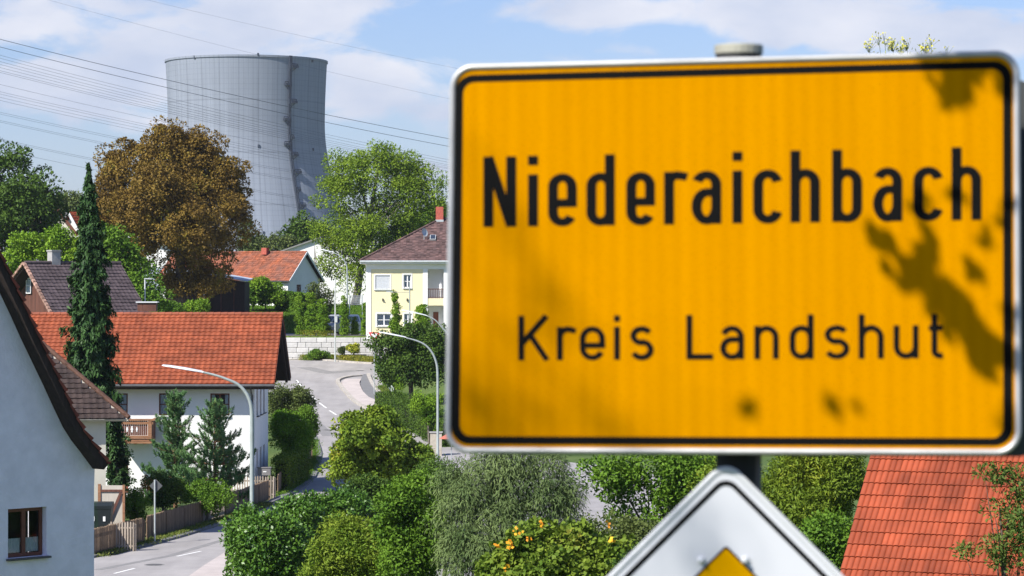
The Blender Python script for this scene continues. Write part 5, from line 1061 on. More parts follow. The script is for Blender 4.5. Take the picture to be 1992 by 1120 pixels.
def thin_lamp():
    Y = 232.; x = PX(797, Y); t = thing('path_lamp', (x, Y, gz(x, Y)), 'thin post with a straight horizontal arm in front of the yellow villa wall', 'lamp post'); m = MB(); m.tube([(x, Y, gz(x, Y)), (x, Y, PZ(548, Y))], .05, 8); m.tube([(x, Y, PZ(568, Y)), (PX(760, Y), Y, PZ(568, Y))], .03, 6); m.build('pole', metal_lamp, t); h = MB(); h.obox((PX(758, Y), Y, PZ(567.5, Y)), (.28, 0, 0), (0, .1, 0), (0, 0, .045)); h.build('lamp_housing', metal_grey, t)
    Y = 196.; x = PX(282, Y); t = thing('path_lamp', (x, Y, gz(x, Y)), 'small white post lamp standing behind the slate-brown roof', 'lamp post'); m = MB(); m.tube([(x, Y, gz(x, Y)), (x, Y, PZ(543, Y))], .05, 8); m.build('pole', lamp_white, t); h = MB(); h.obox((PX(288, Y), Y, PZ(542, Y)), (.26, 0, -.01), (0, .08, 0), (0, 0, .03)); h.build('lamp_housing', lamp_white, t)
    Y = 254.; x = PX(652, Y); zg = gz(x, Y); t = thing('sign_mast', (x, Y, zg), 'slim grey mast with a small grey sign plate by the stone block wall', 'post'); m = MB(); m.tube([(x, Y, zg), (x, Y, PZ(540, Y))], [.075, .05], 8); m.build('pole', metal_grey, t); p = MB(); p.obox((PX(653.5, Y), Y - .08, PZ(621, Y)), (.13, 0, 0), (0, .015, 0), (0, 0, .28)); p.build('sign_plate', metal_grey, t)
    Y = 122.; x = PX(301, Y); zg = gz(x, Y); t = thing('diamond_sign', (x, Y, zg), 'small diamond road sign seen from its grey back on a thin post behind the fence', 'road sign'); m = MB(); m.tube([(x, Y, zg), (x, Y, PZ(933, Y))], .035, 8); m.build('pole', metal_grey, t); c = Vector((PX(303, Y), Y + .06, PZ(945, Y))); r = .29; p = MB(); p.prism([c + Vector((r, 0, 0)), c + Vector((0, 0, r)), c - Vector((r, 0, 0)), c - Vector((0, 0, r))], (0, .012, 0)); p.build('panel', mat('weathered_sign_back', (.09, .095, .10), .6, noise=.1), t)
    Y = 222.; x = PX(728, Y); zg = gz(x, Y); t = thing('yield_sign', (x, Y, zg), 'small white triangular give way sign with red edge above the dark green bush', 'road sign'); m = MB(); m.tube([(x, Y, zg), (x, Y, PZ(648, Y))], .035, 8); m.build('pole', metal_grey, t); c = Vector((x, Y - .05, PZ(652.5, Y))); w = .46
    tri = lambda k, o: [c + Vector((-w * k, o, w * .577 * k)), c + Vector((w * k, o, w * .577 * k)), c + Vector((0, o, -w * 1.155 * k))]
    p = MB(); p.prism(tri(1, 0), (0, .015, 0)); p.build('red_edge', mat('sign_red', (.6, .03, .03), .5, noise=.05), t); p = MB(); p.poly(tri(.62, -.004)); p.build('white_face', white_paint, t)
thin_lamp()

# ------------------------------------------------------------------ fences
def picket(name, label, A, B, h, m, gap=.02, w=.065, name_part='pickets', group=None, taper=True, seed=1):
    rg = random.Random(seed); A, B = Vector(A), Vector(B); t = thing(name, A.lerp(B, .5), label, 'fence', group); d = B - A; d.z = 0; L_ = d.length; u = d.normalized(); v = Vector((-u.y, u.x, 0)); mb = MB(); n = int(L_ / (w + gap))
    for i in range(n):
        p = A.lerp(B, (i + .5) / n); hh = h + rg.uniform(-.025, .025); z0 = p.z + .04; tl = u * rg.uniform(-.012, .012); k = len(mb.v)
        lo = Vector((p.x, p.y, z0)); hi = Vector((p.x, p.y, p.z + hh)) + tl
        mb.prism([lo - u * w / 2, lo + u * w / 2, hi + u * w / 2, hi + UP * (.05 if taper else .005), hi - u * w / 2], v * .02)
    mb.build(name_part, m, t); r = MB()
    for z in (.28, h - .22): r.beam(A + UP * z + v * .045, B + UP * z + v * .045, .05, .07)
    r.build('rail', m, t)
    np_ = max(2, int(L_ / 2.4) + 1)
    for i in range(np_):
        p = A.lerp(B, i / (np_ - 1)); q = MB(); q.box((p.x - .05, p.y + .06, p.z - .3), (p.x + .05, p.y + .16, p.z + h - .06)); q.build('post', m, t)
    return t
def G(px, py, dz=0.): p = pg(px, py); return Vector((p.x, p.y, p.z + dz))
picket('picket_fence', 'weathered picket fence section starting at the near house corner, in front of the bins', G(182, 1087), G(279, 1062), 1.2, grey_wood, seed=1)
picket('picket_fence', 'weathered picket fence section right of the open gap, rising beside the road', G(286, 1053), G(392, 1021), 1.08, grey_wood, gap=.008, seed=2)
picket('picket_fence', 'lighter gapped picket fence section in the middle of the row', G(393, 1020), G(437, 1006), 1.12, pale_wood, gap=.05, seed=3)
picket('picket_fence', 'darkest closed picket fence section at the upper end beside the lamp pole', G(438, 1006), G(523, 973), 1.05, grey_wood, gap=.006, seed=4)
picket('picket_fence', 'pale sunlit picket fence section in front of the white house gable', Vector((PX(452, 149), 148.2, -11.3)), Vector((PX(534, 148.2), 148.2, -11.3)), 1.22, pale_wood, gap=.06, w=.075, seed=5)
picket('picket_fence', 'short pale picket fence piece behind the first fence section, below the bins', Vector((PX(213, 118.5), 118.5, -11.3)), Vector((PX(262, 118.5), 118.5, -11.3)), 1.28, pale_wood, gap=.05, seed=6)
picket('picket_fence', 'brown board fence section running uphill along the low clipped hedge', G(541, 966), G(590, 915), 1.15, grey_wood, gap=.01, seed=7)
picket('picket_fence', 'tall brown board fence section under the bright green hedge', Vector((PX(577, 168), 168, -11.3)), Vector((PX(606, 180), 180, -11.2)), 1.75, grey_wood, gap=.008, w=.1, taper=False, seed=8)
def small_stuff():
    Y = 150.5; x = PX(516, Y); t = thing('letter_box', (x, Y, -11.3), 'grey metal letter box on a post beside the pale picket fence', 'letter box'); m = MB(); m.box((x - .05, Y, -11.35), (x + .05, Y + .1, PZ(924, Y))); m.build('post', metal_dark, t); b = MB(); b.box((x - .4, Y - .18, PZ(924, Y)), (x + .3, Y + .12, PZ(910, Y))); b.beam((x - .44, Y - .03, PZ(909, Y)), (x + .34, Y - .03, PZ(909, Y)), .36, .05); b.build('box', mat('letter_box_grey', (.2, .19, .19), .5, noise=.15), t); f = MB(); f.box((x - .1, Y - .195, PZ(918, Y)), (x + .08, Y - .183, PZ(916, Y))); f.build('name_plate', white_paint, t)
    # guard rail above the footpath
    pix = [(726, 716), (731, 732), (738, 750), (745, 763), (757, 779)]; pts = [pg(a, b) for a, b in pix]; t = thing('guard_rail', pts[2], 'grey metal pedestrian railing along the footpath kerb', 'railing'); m = MB(); h = .95
    pp = resample([Vector((p.x + .35, p.y, p.z)) for p in pts], 2.0)
    for p in pp: q = MB(); q.tube([(p.x, p.y, p.z - .1), (p.x, p.y, p.z + h)], .035, 6); q.build('post', metal_grey, t)
    for z in (h, .55): m.tube([p + UP * z for p in pp], .03, 6)
    m.build('rail', metal_grey, t)
    # mesh panel on the bank
    Y = 274.; x0, x1 = PX(680, Y), PX(705, Y); t = thing('fence_panel', ((x0 + x1) / 2, Y, gz(x0, Y)), 'grey metal bar fence panel on the grassy bank left of the villa', 'fence'); m = MB(); zb, zt = PZ(593, Y), PZ(575, Y); 
    for k in range(16): x = x0 + (x1 - x0) * k / 15; m.box((x - .012, Y, zb), (x + .012, Y + .02, zt))
    for z in np.linspace(zb + .05, zt, 5): m.box((x0, Y - .02, z - .015), (x1, Y - .003, z + .015))
    m.build('bars', metal_grey, t)
    for x in (x0, x1): q = MB(); q.box((x - .05, Y - .08, gz(x, Y) - .2), (x + .05, Y - .021, zt + .06)); q.build('post', metal_grey, t)
    Y = 245.; x = PX(725, Y)
    # red and white thing by the sign's lower left corner: a small roofed notice case
    Y = 168.; xc = PX(862, Y); zg = gz(xc, Y); t = thing('garden_umbrella', (PX(874, Y), Y, zg), 'faded red garden umbrella peeping out under the lower left corner of the town sign', 'umbrella'); m = MB(); c = Vector((PX(878, Y), Y, PZ(842, Y))); m.tube([Vector((c.x, Y, zg)), c], .03, 6); m.build('pole', metal_grey, t); u = MB(); k = len(u.v); u.v.append(tuple(c + UP * .12)); 
    for j in range(8): th = j / 8 * 2 * math.pi; u.v.append((c.x + .75 * math.cos(th), c.y + .75 * math.sin(th), c.z - .34))
    for j in range(8): u.f.append((k, k + 1 + j, k + 1 + (j + 1) % 8)); u.m.append(0)
    u.build('canopy', mat('faded_red_cloth', (.42, .13, .09), .8, noise=.15), t)
    Y = 182.; x = PX(848, Y); zg = gz(x, Y); z0 = PZ(860, Y); zz = PZ(840, Y); t = thing('garden_pillar', (x, Y, zg), 'pale square masonry pillar with flat cap behind the lamp pole', 'pillar'); m = MB(); m.box((x - .38, Y, zg - .1), (x + .38, Y + .5, zz - .06)); m.build('shaft', mat('beige_stone', (.42, .38, .31), .9, noise=.15, nscale=4), t); m = MB(); m.box((x - .44, Y - .06, zz - .057), (x + .44, Y + .56, zz)); m.build('cap', concrete_m, t)
small_stuff()

# ------------------------------------------------------------------ block wall at the junction
def block_wall():
    t = thing('stone_block_wall', (PX(640, 259), 259, -6.8), 'retaining wall of large pale grey stone blocks below the parking lot', 'wall'); Y = 259.; rg = random.Random(4); zb, zt = -6.95, PZ(656.5, Y); rows = 5; rh = (zt - zb) / rows; bl = []
    for part, m_ in (('blocks', mat('pale_granite_block', (.60, .59, .575), .9, col2=(.47, .465, .46), nscale=1.3, island=.14, bump=.4, bscale=5)),):
        mb = MB()
        for r in range(rows):
            x = PX(540, Y) - rg.uniform(0, 1)
            while x < PX(752, Y):
                w = rg.uniform(.7, 1.7); y0 = Y - .18 + .05 * r + rg.uniform(-.03, .03); mb.box((x + .012, y0, zb + r * rh + .012), (x + w - .012, y0 + .5, zb + (r + 1) * rh - .012)); x += w
        o = mb.build(part, m_, t); bv = o.modifiers.new('b', 'BEVEL'); bv.width = .03; bv.segments = 1
    cp = MB(); cp.box((PX(538, Y), Y + .2, zb), (PX(752, Y), Y + .6, zt - .1)); cp.build('joint_fill', mat('dark_joint', (.09, .085, .08), .95, noise=.2), t)
    lo = MB(); x = PX(655, 258)
    while x < PX(735, 258): w = rg.uniform(1.3, 1.9); lo.box((x, 257.6, -7.1), (x + w - .03, 258.2, PZ(689, 258))); x += w
    o = lo.build('low_blocks', concrete_m, t)
block_wall()

# ------------------------------------------------------------------ parked van
def van():
    Yv = 264.3; ang = R(-118); c0 = Vector((PX(661, Yv), Yv, gz(PX(661, Yv), Yv) + .06)); t = thing('parked_van', c0, 'silver van parked behind the columnar shrubs on the upper lot', 'van')
    fw = Vector((math.cos(ang), math.sin(ang), 0)); sd = Vector((-fw.y, fw.x, 0)); pt = lambda f_, s_, z: c0 + fw * f_ + sd * s_ + UP * z
    prof = [(2.35, .28), (2.42, .5), (2.4, .82), (2.2, 1.0), (1.55, 1.14), (.75, 1.78), (.4, 1.88), (-2.0, 1.88), (-2.25, 1.75), (-2.35, 1.1), (-2.35, .3)]
    pm = mat('silver_paint', (.42, .44, .46), .3, noise=.04, nscale=.8, spec=.6, metal=.4); b = MB(); 
    ins = lambda z: .95 if z < 1.15 else .95 - (z - 1.15) * .24
    n = len(prof)
    for i in range(n): j = (i + 1) % n; a, c = prof[i], prof[j]; b.quad(pt(a[0], -ins(a[1]), a[1]), pt(c[0], -ins(c[1]), c[1]), pt(c[0], ins(c[1]), c[1]), pt(a[0], ins(a[1]), a[1]))
    for s in (-1, 1): lo = [p for p in prof if p[1] <= 1.15]; b.poly([pt(p[0], s * .95, p[1]) for p in lo]); up = [(1.55, 1.14), (.75, 1.78), (.4, 1.88), (-2.0, 1.88), (-2.25, 1.75), (-2.35, 1.1)]; b.poly([pt(p[0], s * ins(p[1]), p[1]) for p in up])
    b.build('body', pm, t); dg = mat('car_glass', (.02, .03, .045), .08, spec=.8)
    w = MB(); w.quad(pt(1.52, -.82, 1.19), pt(1.52, .82, 1.19), pt(.84, .68, 1.74), pt(.84, -.68, 1.74)); w.v = [tuple(Vector(v) + fw * .012 + UP * .012) for v in w.v]; w.build('windscreen', dg, t)
    for s in (-1, 1):
        for f0, f1, f2, f3 in ((1.15, .1, .1, .62), (0, -1.0, -1.0, 0), (-1.1, -2.1, -2.0, -1.1)):
            g_ = MB(); o = sd * (s * .008); g_.poly([pt(f0, s * .948, 1.18) + o, pt(f1, s * .948, 1.18) + o, pt(f2, s * ins(1.72), 1.72) + o, pt(f3, s * ins(1.72), 1.72) + o]); g_.build('side_window', dg, t)
        for f_ in (1.45, -1.45):
            wh = MB(); wh.tube([pt(f_, s * .74, .33), pt(f_, s * .97, .33)], .33, 18); x = wh.build('wheel', metal_dark, t); r = MB(); r.tube([pt(f_, s * .971, .33), pt(f_, s * .985, .33)], .2, 12); r.build('rim', metal_grey, x)
        hl = MB(); hl.poly([pt(2.3, s * .9, .92) + fw * .05, pt(2.36, s * .55, .88) + fw * .05, pt(2.38, s * .55, .72) + fw * .05, pt(2.36, s * .9, .74) + fw * .05]); hl.build('headlight', mat('headlight_glass', (.7, .75, .8), .1, spec=.8), t)
        mr = MB(); mr.obox(pt(1.1, s * 1.08, 1.22), fw * .08, sd * .12, UP * .09); mr.build('mirror', metal_dark, t)
    g = MB(); g.quad(pt(2.43, -.5, .86), pt(2.43, .5, .86), pt(2.44, .5, .68), pt(2.44, -.5, .68)); g.build('grille', metal_dark, t); em = MB(); em.tube([pt(2.44, 0, .78), pt(2.455, 0, .78)], .07, 16); em.build('emblem', metal_grey, t)
    bm = MB(); bm.obox(pt(2.4, 0, .36), fw * .06, sd * .93, UP * .1); bm.build('bumper', metal_dark, t); pl = MB(); pl.obox(pt(2.465, 0, .46), fw * .006, sd * .26, UP * .055); pl.build('number_plate', white_paint, t)
van()

# ------------------------------------------------------------------ overhead wires
def wires():
    grp_hi = mat('aluminium_cable', (.07, .08, .10), .7)
    spec = [(76, 268, .048, 'upper of the two darkest overhead cables crossing the tower'), (91, 283, .045, 'lower of the two darkest overhead cables crossing the tower')]
    lines = [(y0, y1, r, lab, None) for y0, y1, r, lab in spec]
    mid = 'thin overhead cable, %s in the dense bundle below the dark pair'; low = 'thin overhead cable, %s of those entering above the dark green tree'; top = 'very faint overhead cable, %s of two high in the clouds'
    for y0, y1 in ((107, 309), (113, 314), (119.5, 319), (125, 322), (131, 325), (137, 327), (140.5, 331)): lines.append((y0, y1, .024, mid, 'cables of the middle bundle'))
    for y0, y1 in ((164, 342), (178, 352), (182.5, 356), (189, 360), (195, 365), (218, 381), (221.5, 384), (234, 397), (237, 400), (270, 430), (273, 433), (291, 450)): lines.append((y0, y1, .021, low, 'cables of the lower bundle'))
    for y0, y1 in ((-74, 128), (-27, 190)): lines.append((y0, y1, .015, top, 'faint cables high in the sky'))
    cnt = {}; ordn = ['top', 'second from the top', 'third from the top', 'fourth from the top', 'fifth from the top', 'sixth from the top', 'seventh from the top', 'eighth from the top', 'ninth from the top', 'third from the bottom', 'second from the bottom', 'bottom']
    for y0, y1, r, lab, grp in lines:
        if grp: k_ = cnt[grp] = cnt.get(grp, -1) + 1; lab = lab % ('lowest' if grp == 'cables of the middle bundle' and k_ == 6 else ordn[k_])
        pts = []
        for k in range(61):
            px = -260 + 1560 * k / 60; b = 4.0e-5; a = (y1 - y0) / 865 + b * 865; y = y0 + a * px - b * px * px; Y = 470 + 120 * k / 60; pts.append(P(px, y, Y))
        m = MB(); m.tube(pts, r, 5); o = m.build('overhead_cable', grp_hi, org=pts[0]); tag(o, lab, 'power cable', grp)
wires()
# ------------------------------------------------------------------ trees and shrubs
chest = leaf_mat('chestnut_leaf', (.085, .050, .016), (.165, .105, .028), (.12, .125, .022), nscale=.45, trans=.18)
dark_g = leaf_mat('dark_green_leaf', (.020, .045, .011), (.058, .098, .018), nscale=.5, trans=.15)
mid_g = leaf_mat('mid_green_leaf', (.038, .088, .013), (.095, .165, .022), nscale=.6)
bright_g = leaf_mat('bright_green_leaf', (.06, .13, .014), (.14, .22, .024), nscale=.6)
walnut = leaf_mat('walnut_leaf', (.065, .115, .014), (.16, .22, .028), nscale=.5, trans=.3)
hedge_g = leaf_mat('laurel_leaf', (.024, .070, .010), (.070, .135, .02), nscale=1.2, trans=.12, rough=.42, spec=.4)
yellow_g = leaf_mat('yellow_green_leaf', (.055, .10, .014), (.13, .175, .022), (.22, .20, .03), nscale=.8)
willow_g = leaf_mat('silver_willow_leaf', (.045, .075, .034), (.115, .15, .078), nscale=.8, trans=.2, rough=.6)
maple_g = leaf_mat('maple_leaf', (.055, .10, .016), (.13, .17, .028), (.16, .13, .03), nscale=1.0)
spruce_g = leaf_mat('spruce_needles', (.010, .030, .014), (.034, .070, .028), nscale=1.5, trans=.05, rough=.5)
pine_g = leaf_mat('pine_needles', (.04, .095, .045), (.09, .16, .085), (.16, .14, .05), nscale=.9, trans=.05)
olive = leaf_mat('olive_leaf', (.04, .06, .022), (.09, .11, .045), nscale=1.0)
thuja = leaf_mat('thuja_leaf', (.035, .10, .008), (.11, .20, .014), nscale=1.0)
red_lf = leaf_mat('autumn_leaf', (.45, .12, .02), (.6, .32, .03), nscale=2)

def B(Y, *L): return [P_blob(a, b, c, d, Y, dy) for a, b, c, d, dy in L]
tree('chestnut_tree', 'huge round brown chestnut tree in front of the cooling tower', 'tree', 262, 352, 592,
     B(262, (330, 330, 72, 82, 0), (265, 345, 58, 70, 1), (232, 400, 46, 75, 0), (400, 335, 55, 62, 0), (432, 400, 50, 70, 0), (350, 420, 110, 90, -2), (300, 470, 80, 60, -1), (410, 490, 60, 62, -1), (355, 530, 62, 55, 1), (225, 330, 34, 40, 0), (455, 380, 30, 50, 1), (215, 440, 30, 40, 0), (385, 285, 30, 30, 0), (325, 278, 38, 33, 0), (350, 375, 95, 70, 2), (268, 420, 50, 45, -4), (375, 440, 55, 45, -5), (320, 370, 50, 40, -5), (470, 440, 22, 45, 0), (415, 545, 35, 30, -2)),
     chest, bark, .25, 1100, 120, 1.0, 21, trunk_r=.55, nl=14, shell=.74)
tree('walnut_tree', 'tall light green walnut tree with open crown right of the cooling tower', 'tree', 300, 690, 596,
     B(300, (735, 350, 80, 58, 0), (800, 360, 48, 52, 0), (690, 335, 50, 45, 0), (665, 390, 50, 52, 0), (745, 430, 90, 60, 2), (650, 440, 45, 45, 0), (830, 410, 40, 60, 0), (700, 480, 70, 55, 0), (660, 520, 40, 45, 0), (745, 305, 40, 28, 0), (790, 470, 70, 50, 3), (690, 540, 26, 40, -2), (850, 370, 25, 40, 0)),
     walnut, bark_grey, .27, 580, 95, 1.2, 22, trunk_r=.42, nl=13, shell=.55, aspect=.5)
tree('lime_tree', 'big dark green broadleaf tree at the left edge behind the timber house', 'tree', 285, 30, None,
     B(285, (10, 370, 75, 85, 0), (-50, 400, 80, 110, 0), (60, 420, 60, 70, 0), (75, 370, 32, 45, 0), (30, 470, 80, 60, 0), (95, 440, 28, 45, 0), (15, 310, 45, 28, 0), (50, 400, 50, 50, -4), (0, 440, 60, 40, -4)), dark_g, bark, .34, 480, 70, 1.15, 23, trunk_r=.45)
tree('bushy_tree', 'mid green bushy tree behind the slate-brown roof, left of the chestnut trunk', 'tree', 215, 250, None,
     B(215, (225, 500, 50, 45, 0), (255, 540, 50, 45, 0), (290, 565, 38, 40, -1), (200, 480, 30, 40, 0), (310, 590, 26, 22, -1), (180, 520, 40, 60, 1)), mid_g, bark, .24, 330, 60, .8, 24, trunk_r=.2)
tree('bushy_tree', 'yellow green bushy tree row behind the grey chimney of the timber house', 'tree', 215, 90, None,
     B(215, (70, 490, 30, 32, 0), (110, 485, 36, 34, 0), (150, 500, 32, 40, 0), (40, 500, 28, 40, 0)), bright_g, bark, .22, 200, 60, .75, 25, trunk_r=.15)
tree('far_tree', 'pale olive tree crown on the horizon between the dark tree and the spruce', 'tree', 380, 130, None, B(380, (128, 400, 30, 26, 0), (108, 410, 20, 26, 0), (155, 405, 20, 22, 0)), olive, bark, .4, 110, 50, 1.2, 26)
tree('far_tree', 'dark green tree right of the tower ladder, behind the white hall', 'tree', 370, 590, None, B(370, (592, 440, 26, 24, 0), (570, 455, 18, 14, 0), (615, 455, 20, 24, 0), (588, 470, 30, 20, 0)), dark_g, bark, .38, 100, 50, 1.1, 27)
tree('far_tree', 'low olive shrubs at the foot of the cooling tower behind the orange roof', 'tree', 350, 520, None, B(350, (490, 475, 24, 22, 0), (520, 478, 26, 16, 0), (550, 476, 24, 16, 0), (478, 450, 10, 25, 0)), olive, bark, .3, 130, 50, .9, 28)
tree('far_tree', 'leafy treetops rising behind the villa roof beside the town sign', 'tree', 330, 840, None, B(330, (835, 440, 50, 40, 0), (800, 480, 60, 30, 0)), mid_g, bark, .34, 150, 60, 1.1, 29)
tree('far_tree', 'low green treetops behind the roofs at the far left horizon', 'tree', 345, 170, None, B(345, (170, 440, 20, 20, 0), (200, 430, 30, 40, 0)), olive, bark, .34, 70, 50, 1.1, 30)
conifer('spruce_tree', 'tall slender dark spruce in front of the orange roof', 172, 134, [(322, 1.5, 172), (345, 7, 172), (380, 14, 172), (430, 23, 174), (500, 30, 176), (560, 36, 175), (600, 41, 175), (650, 45, 175), (700, 46, 180), (750, 44, 188), (790, 38, 197), (830, 26, 212), (880, 19, 225), (940, 18, 229), (985, 16, 229)], spruce_g, 31, dens=.85, leaf=.3, n_mul=2.0)
pine('pine_tree', 'left of two young blue-green pines, thinner with brown trunk showing', 143, 341, 772, 985, 76, pine_g, 33, 'young pines in front of the farmhouse')
pine('pine_tree', 'right of two young blue-green pines, fuller and wider', 141, 418, 790, 985, 98, pine_g, 34, 'young pines in front of the farmhouse')
bush('garden_shrub', 'dark leafy shrub under the left young pine behind the fence', 'shrub', 320, 950, 40, 50, 131, dark_g, .11, 130, 50, .35, 35)
bush('garden_shrub', 'dark green shrubs beside the pale yard gate', 'shrub', 262, 985, 30, 42, 128, mid_g, .10, 90, 50, .3, 36)
bush('garden_shrub', 'leafy shrub with a few red leaves under the right young pine', 'shrub', 400, 965, 50, 38, 133, mid_g, .11, 130, 50, .35, 37)
tree('small_tree', 'small dark reddish tree by the farmhouse door', 'tree', 145, 232, None, B(145, (236, 880, 14, 45, 0), (240, 940, 16, 35, 0), (226, 915, 16, 45, 0)), spruce_g, bark, .13, 110, 40, .35, 38, trunk_r=.06)
bush('garden_shrub', 'small copper leaved shrub against the white house wall', 'shrub', 295, 945, 15, 26, 146, leaf_mat('copper_leaf', (.09, .035, .02), (.16, .08, .03)), .11, 40, 40, .3, 39)
bush('garden_bush', 'olive green bush behind the bright green hedge by the road', 'bush', 562, 785, 52, 36, 176, olive, .13, 200, 60, .5, 40)
bush('thuja_bush', 'bright green dense rounded thuja between the white house and the road', 'bush', 562, 850, 44, 56, 162, thuja, .11, 420, 80, .42, 41)
bush('garden_bush', 'dark green bush at the road side, right of the bright thuja', 'bush', 597, 838, 20, 50, 172, mid_g, .12, 120, 60, .4, 43)
hedge('clipped_hedge', 'low clipped hedge with yellowish top behind the letter box', (PX(545, 153), 153, -11.3), (PX(585, 163), 163, -11.3), 1.1, 1.9, leaf_mat('privet_leaf', (.035, .085, .01), (.11, .15, .015), nscale=1.2), .10, 9000, 42)
# near greenery along the bottom, nearest last
hedge('laurel_hedge', 'glossy dark green laurel hedge at the bottom left of the road, around the lamp pole', (PX(500, 98), 98.5, -11.3), (PX(640, 108), 110, -11.3), 2.4, 2.5, hedge_g, .13, 30000, 44, bump=.3)
bush('laurel_bush', 'rounded glossy laurel bush in front of the laurel hedge', 'bush', 532, 1078, 86, 80, 96, hedge_g, .13, 700, 60, .45, 45)
bush('laurel_bush', 'low glossy laurel bush at the left end of the laurel hedge', 'bush', 498, 1040, 55, 50, 98, hedge_g, .13, 280, 60, .42, 145)
bush('laurel_bush', 'middle glossy laurel bush growing out of the laurel hedge top', 'bush', 575, 1010, 62, 42, 102, hedge_g, .13, 300, 60, .42, 146)
bush('laurel_bush', 'taller glossy laurel bush at the right end of the laurel hedge', 'bush', 640, 1010, 85, 52, 104, hedge_g, .13, 480, 60, .45, 46)
tree('round_tree', 'round yellowish green tree with broad leaves in the middle of the road view', 'tree', 126, 725, None, B(126, (720, 860, 62, 58, 0), (690, 890, 52, 48, 0), (770, 880, 52, 48, 0), (735, 835, 46, 36, 0), (660, 915, 32, 32, 0), (805, 910, 38, 40, 0), (730, 920, 70, 45, 0), (700, 850, 40, 35, -1.2), (750, 870, 40, 35, -1.2)), yellow_g, bark, .18, 520, 60, .42, 47, trunk_r=.14)
bush('leafy_bush', 'dark green bush at the foot of the round yellowish tree', 'bush', 720, 965, 75, 42, 116, dark_g, .12, 300, 60, .4, 48)
bush('leafy_bush', 'light green narrow leaved bush at the bottom between the laurel and the green bush', 'bush', 695, 1085, 100, 92, 88, leaf_mat('light_narrow_leaf', (.065, .125, .014), (.15, .19, .03), nscale=.8), .13, 600, 55, .4, 49, aspect=.32, lob=16)
bush('leafy_bush', 'mid green tall bush left of the silvery willow', 'bush', 800, 1030, 75, 110, 84, mid_g, .11, 640, 60, .42, 50)
bush('leafy_bush', 'feathery green top growing before the lamp pole foot', 'bush', 850, 935, 42, 50, 92, leaf_mat('feather_leaf', (.04, .085, .02), (.09, .14, .035)), .10, 150, 50, .4, 51, aspect=.4)
tree('willow_tree', 'silvery grey-green willow under the lower left corner of the town sign', 'tree', 80, 960, None, B(80, (930, 950, 75, 75, 0), (990, 950, 80, 75, 0), (1060, 945, 65, 70, 0), (900, 1020, 55, 80, -.5), (960, 1040, 80, 80, -1), (1080, 990, 45, 60, 0), (930, 1090, 80, 60, -1)), willow_g, bark_grey, .17, 800, 60, .36, 52, trunk_r=.14, aspect=.16, droop=.9, flat=1.25, spread=.6)
bush('garden_shrub', 'low dark green shrub beneath the diamond sign, in front of the maple', 'shrub', 1300, 1112, 95, 58, 60, dark_g, .10, 330, 60, .32, 153)  # added where the near house window mirrors it, so the pane reflects greenery
tree('elder_tree', 'bright and dark green tree with gaps behind the diamond sign', 'tree', 86, 1240, None, B(86, (1180, 930, 70, 50, 0), (1260, 920, 70, 50, 0), (1330, 935, 60, 60, 0), (1290, 1000, 60, 50, 0), (1390, 920, 50, 50, 0), (1370, 990, 70, 70, 0), (1200, 1000, 26, 30, 0)), mid_g, bark, .13, 330, 50, .42, 53, trunk_r=.12, shell=.6)
bush('leafy_bush', 'low dark shrub behind the maple, left of the diamond sign', 'bush', 1200, 1050, 110, 50, 84, olive, .10, 160, 50, .4, 54)
tree('maple_tree', 'low maple with a few yellow and orange leaves left of the diamond sign', 'tree', 70, 1120, None, B(70, (1030, 1085, 62, 50, 0), (1110, 1080, 75, 55, 0), (1190, 1090, 60, 45, 0), (1060, 1120, 90, 50, -.5), (1150, 1130, 90, 50, -.5), (990, 1120, 50, 40, 0), (1020, 1045, 25, 18, 0), (1055, 1035, 12, 14, 0)), maple_g, bark, .13, 620, 50, .3, 55, trunk_r=.1, aspect=.85)
def maple_flash():
    t = [o for o in bpy.data.objects if o.name.startswith('maple_tree')][0]; rng = np.random.default_rng(5); C = []
    for px, py, r in ((1008, 1032, 9), (993, 1055, 8), (997, 1063, 7), (1053, 1018, 7), (1030, 1048, 6), (1185, 1020, 7), (965, 1062, 6), (1186, 1050, 8), (985, 1105, 6)):
        for _ in range(6): p = P(px + rng.normal(0, r * .6), py + rng.normal(0, r * .5), 69.2); C.append([p.x, p.y + rng.normal(0, .1), p.z])
    C = np.array(C); k = len(C); mesh_leaves('autumn_leaves', [leaves(C, unit(rng.normal(0, 1, (k, 3))), np.tile([-.3, -.8, .4], (k, 1)), .10, .8, rng)], red_lf, t)
maple_flash()
bush('leafy_bush', 'yellow green bamboo-like bush right of the diamond sign', 'bush', 1560, 940, 115, 110, 78, leaf_mat('bamboo_leaf', (.045, .085, .012), (.12, .16, .02), (.22, .22, .03), nscale=.8), .13, 900, 60, .42, 56, aspect=.3)
bush('leafy_bush', 'dark green bush filling the gap below the bamboo-like bush beside the red roof', 'bush', 1590, 1070, 90, 70, 74, mid_g, .11, 420, 60, .4, 57)
bush('leafy_bush', 'yellow green twigs close behind the sign post', 'bush', 1410, 940, 60, 70, 82, yellow_g, .11, 220, 50, .4, 58)
tree('pear_tree', 'loose twiggy tree with narrow leaves in front of the red roof at the right edge', 'tree', 50, 1975, None, B(50, (1965, 950, 36, 50, 0), (1990, 1010, 50, 60, 0), (1945, 1075, 30, 40, 0), (1985, 1090, 45, 45, 0), (1915, 920, 18, 14, 0), (1880, 1085, 22, 26, 0), (1935, 1000, 16, 20, 0)), leaf_mat('pear_leaf', (.035, .07, .018), (.09, .12, .035), (.16, .10, .05), nscale=1.5), bark, .085, 150, 34, .22, 59, trunk_r=.06, aspect=.4, nl=7)
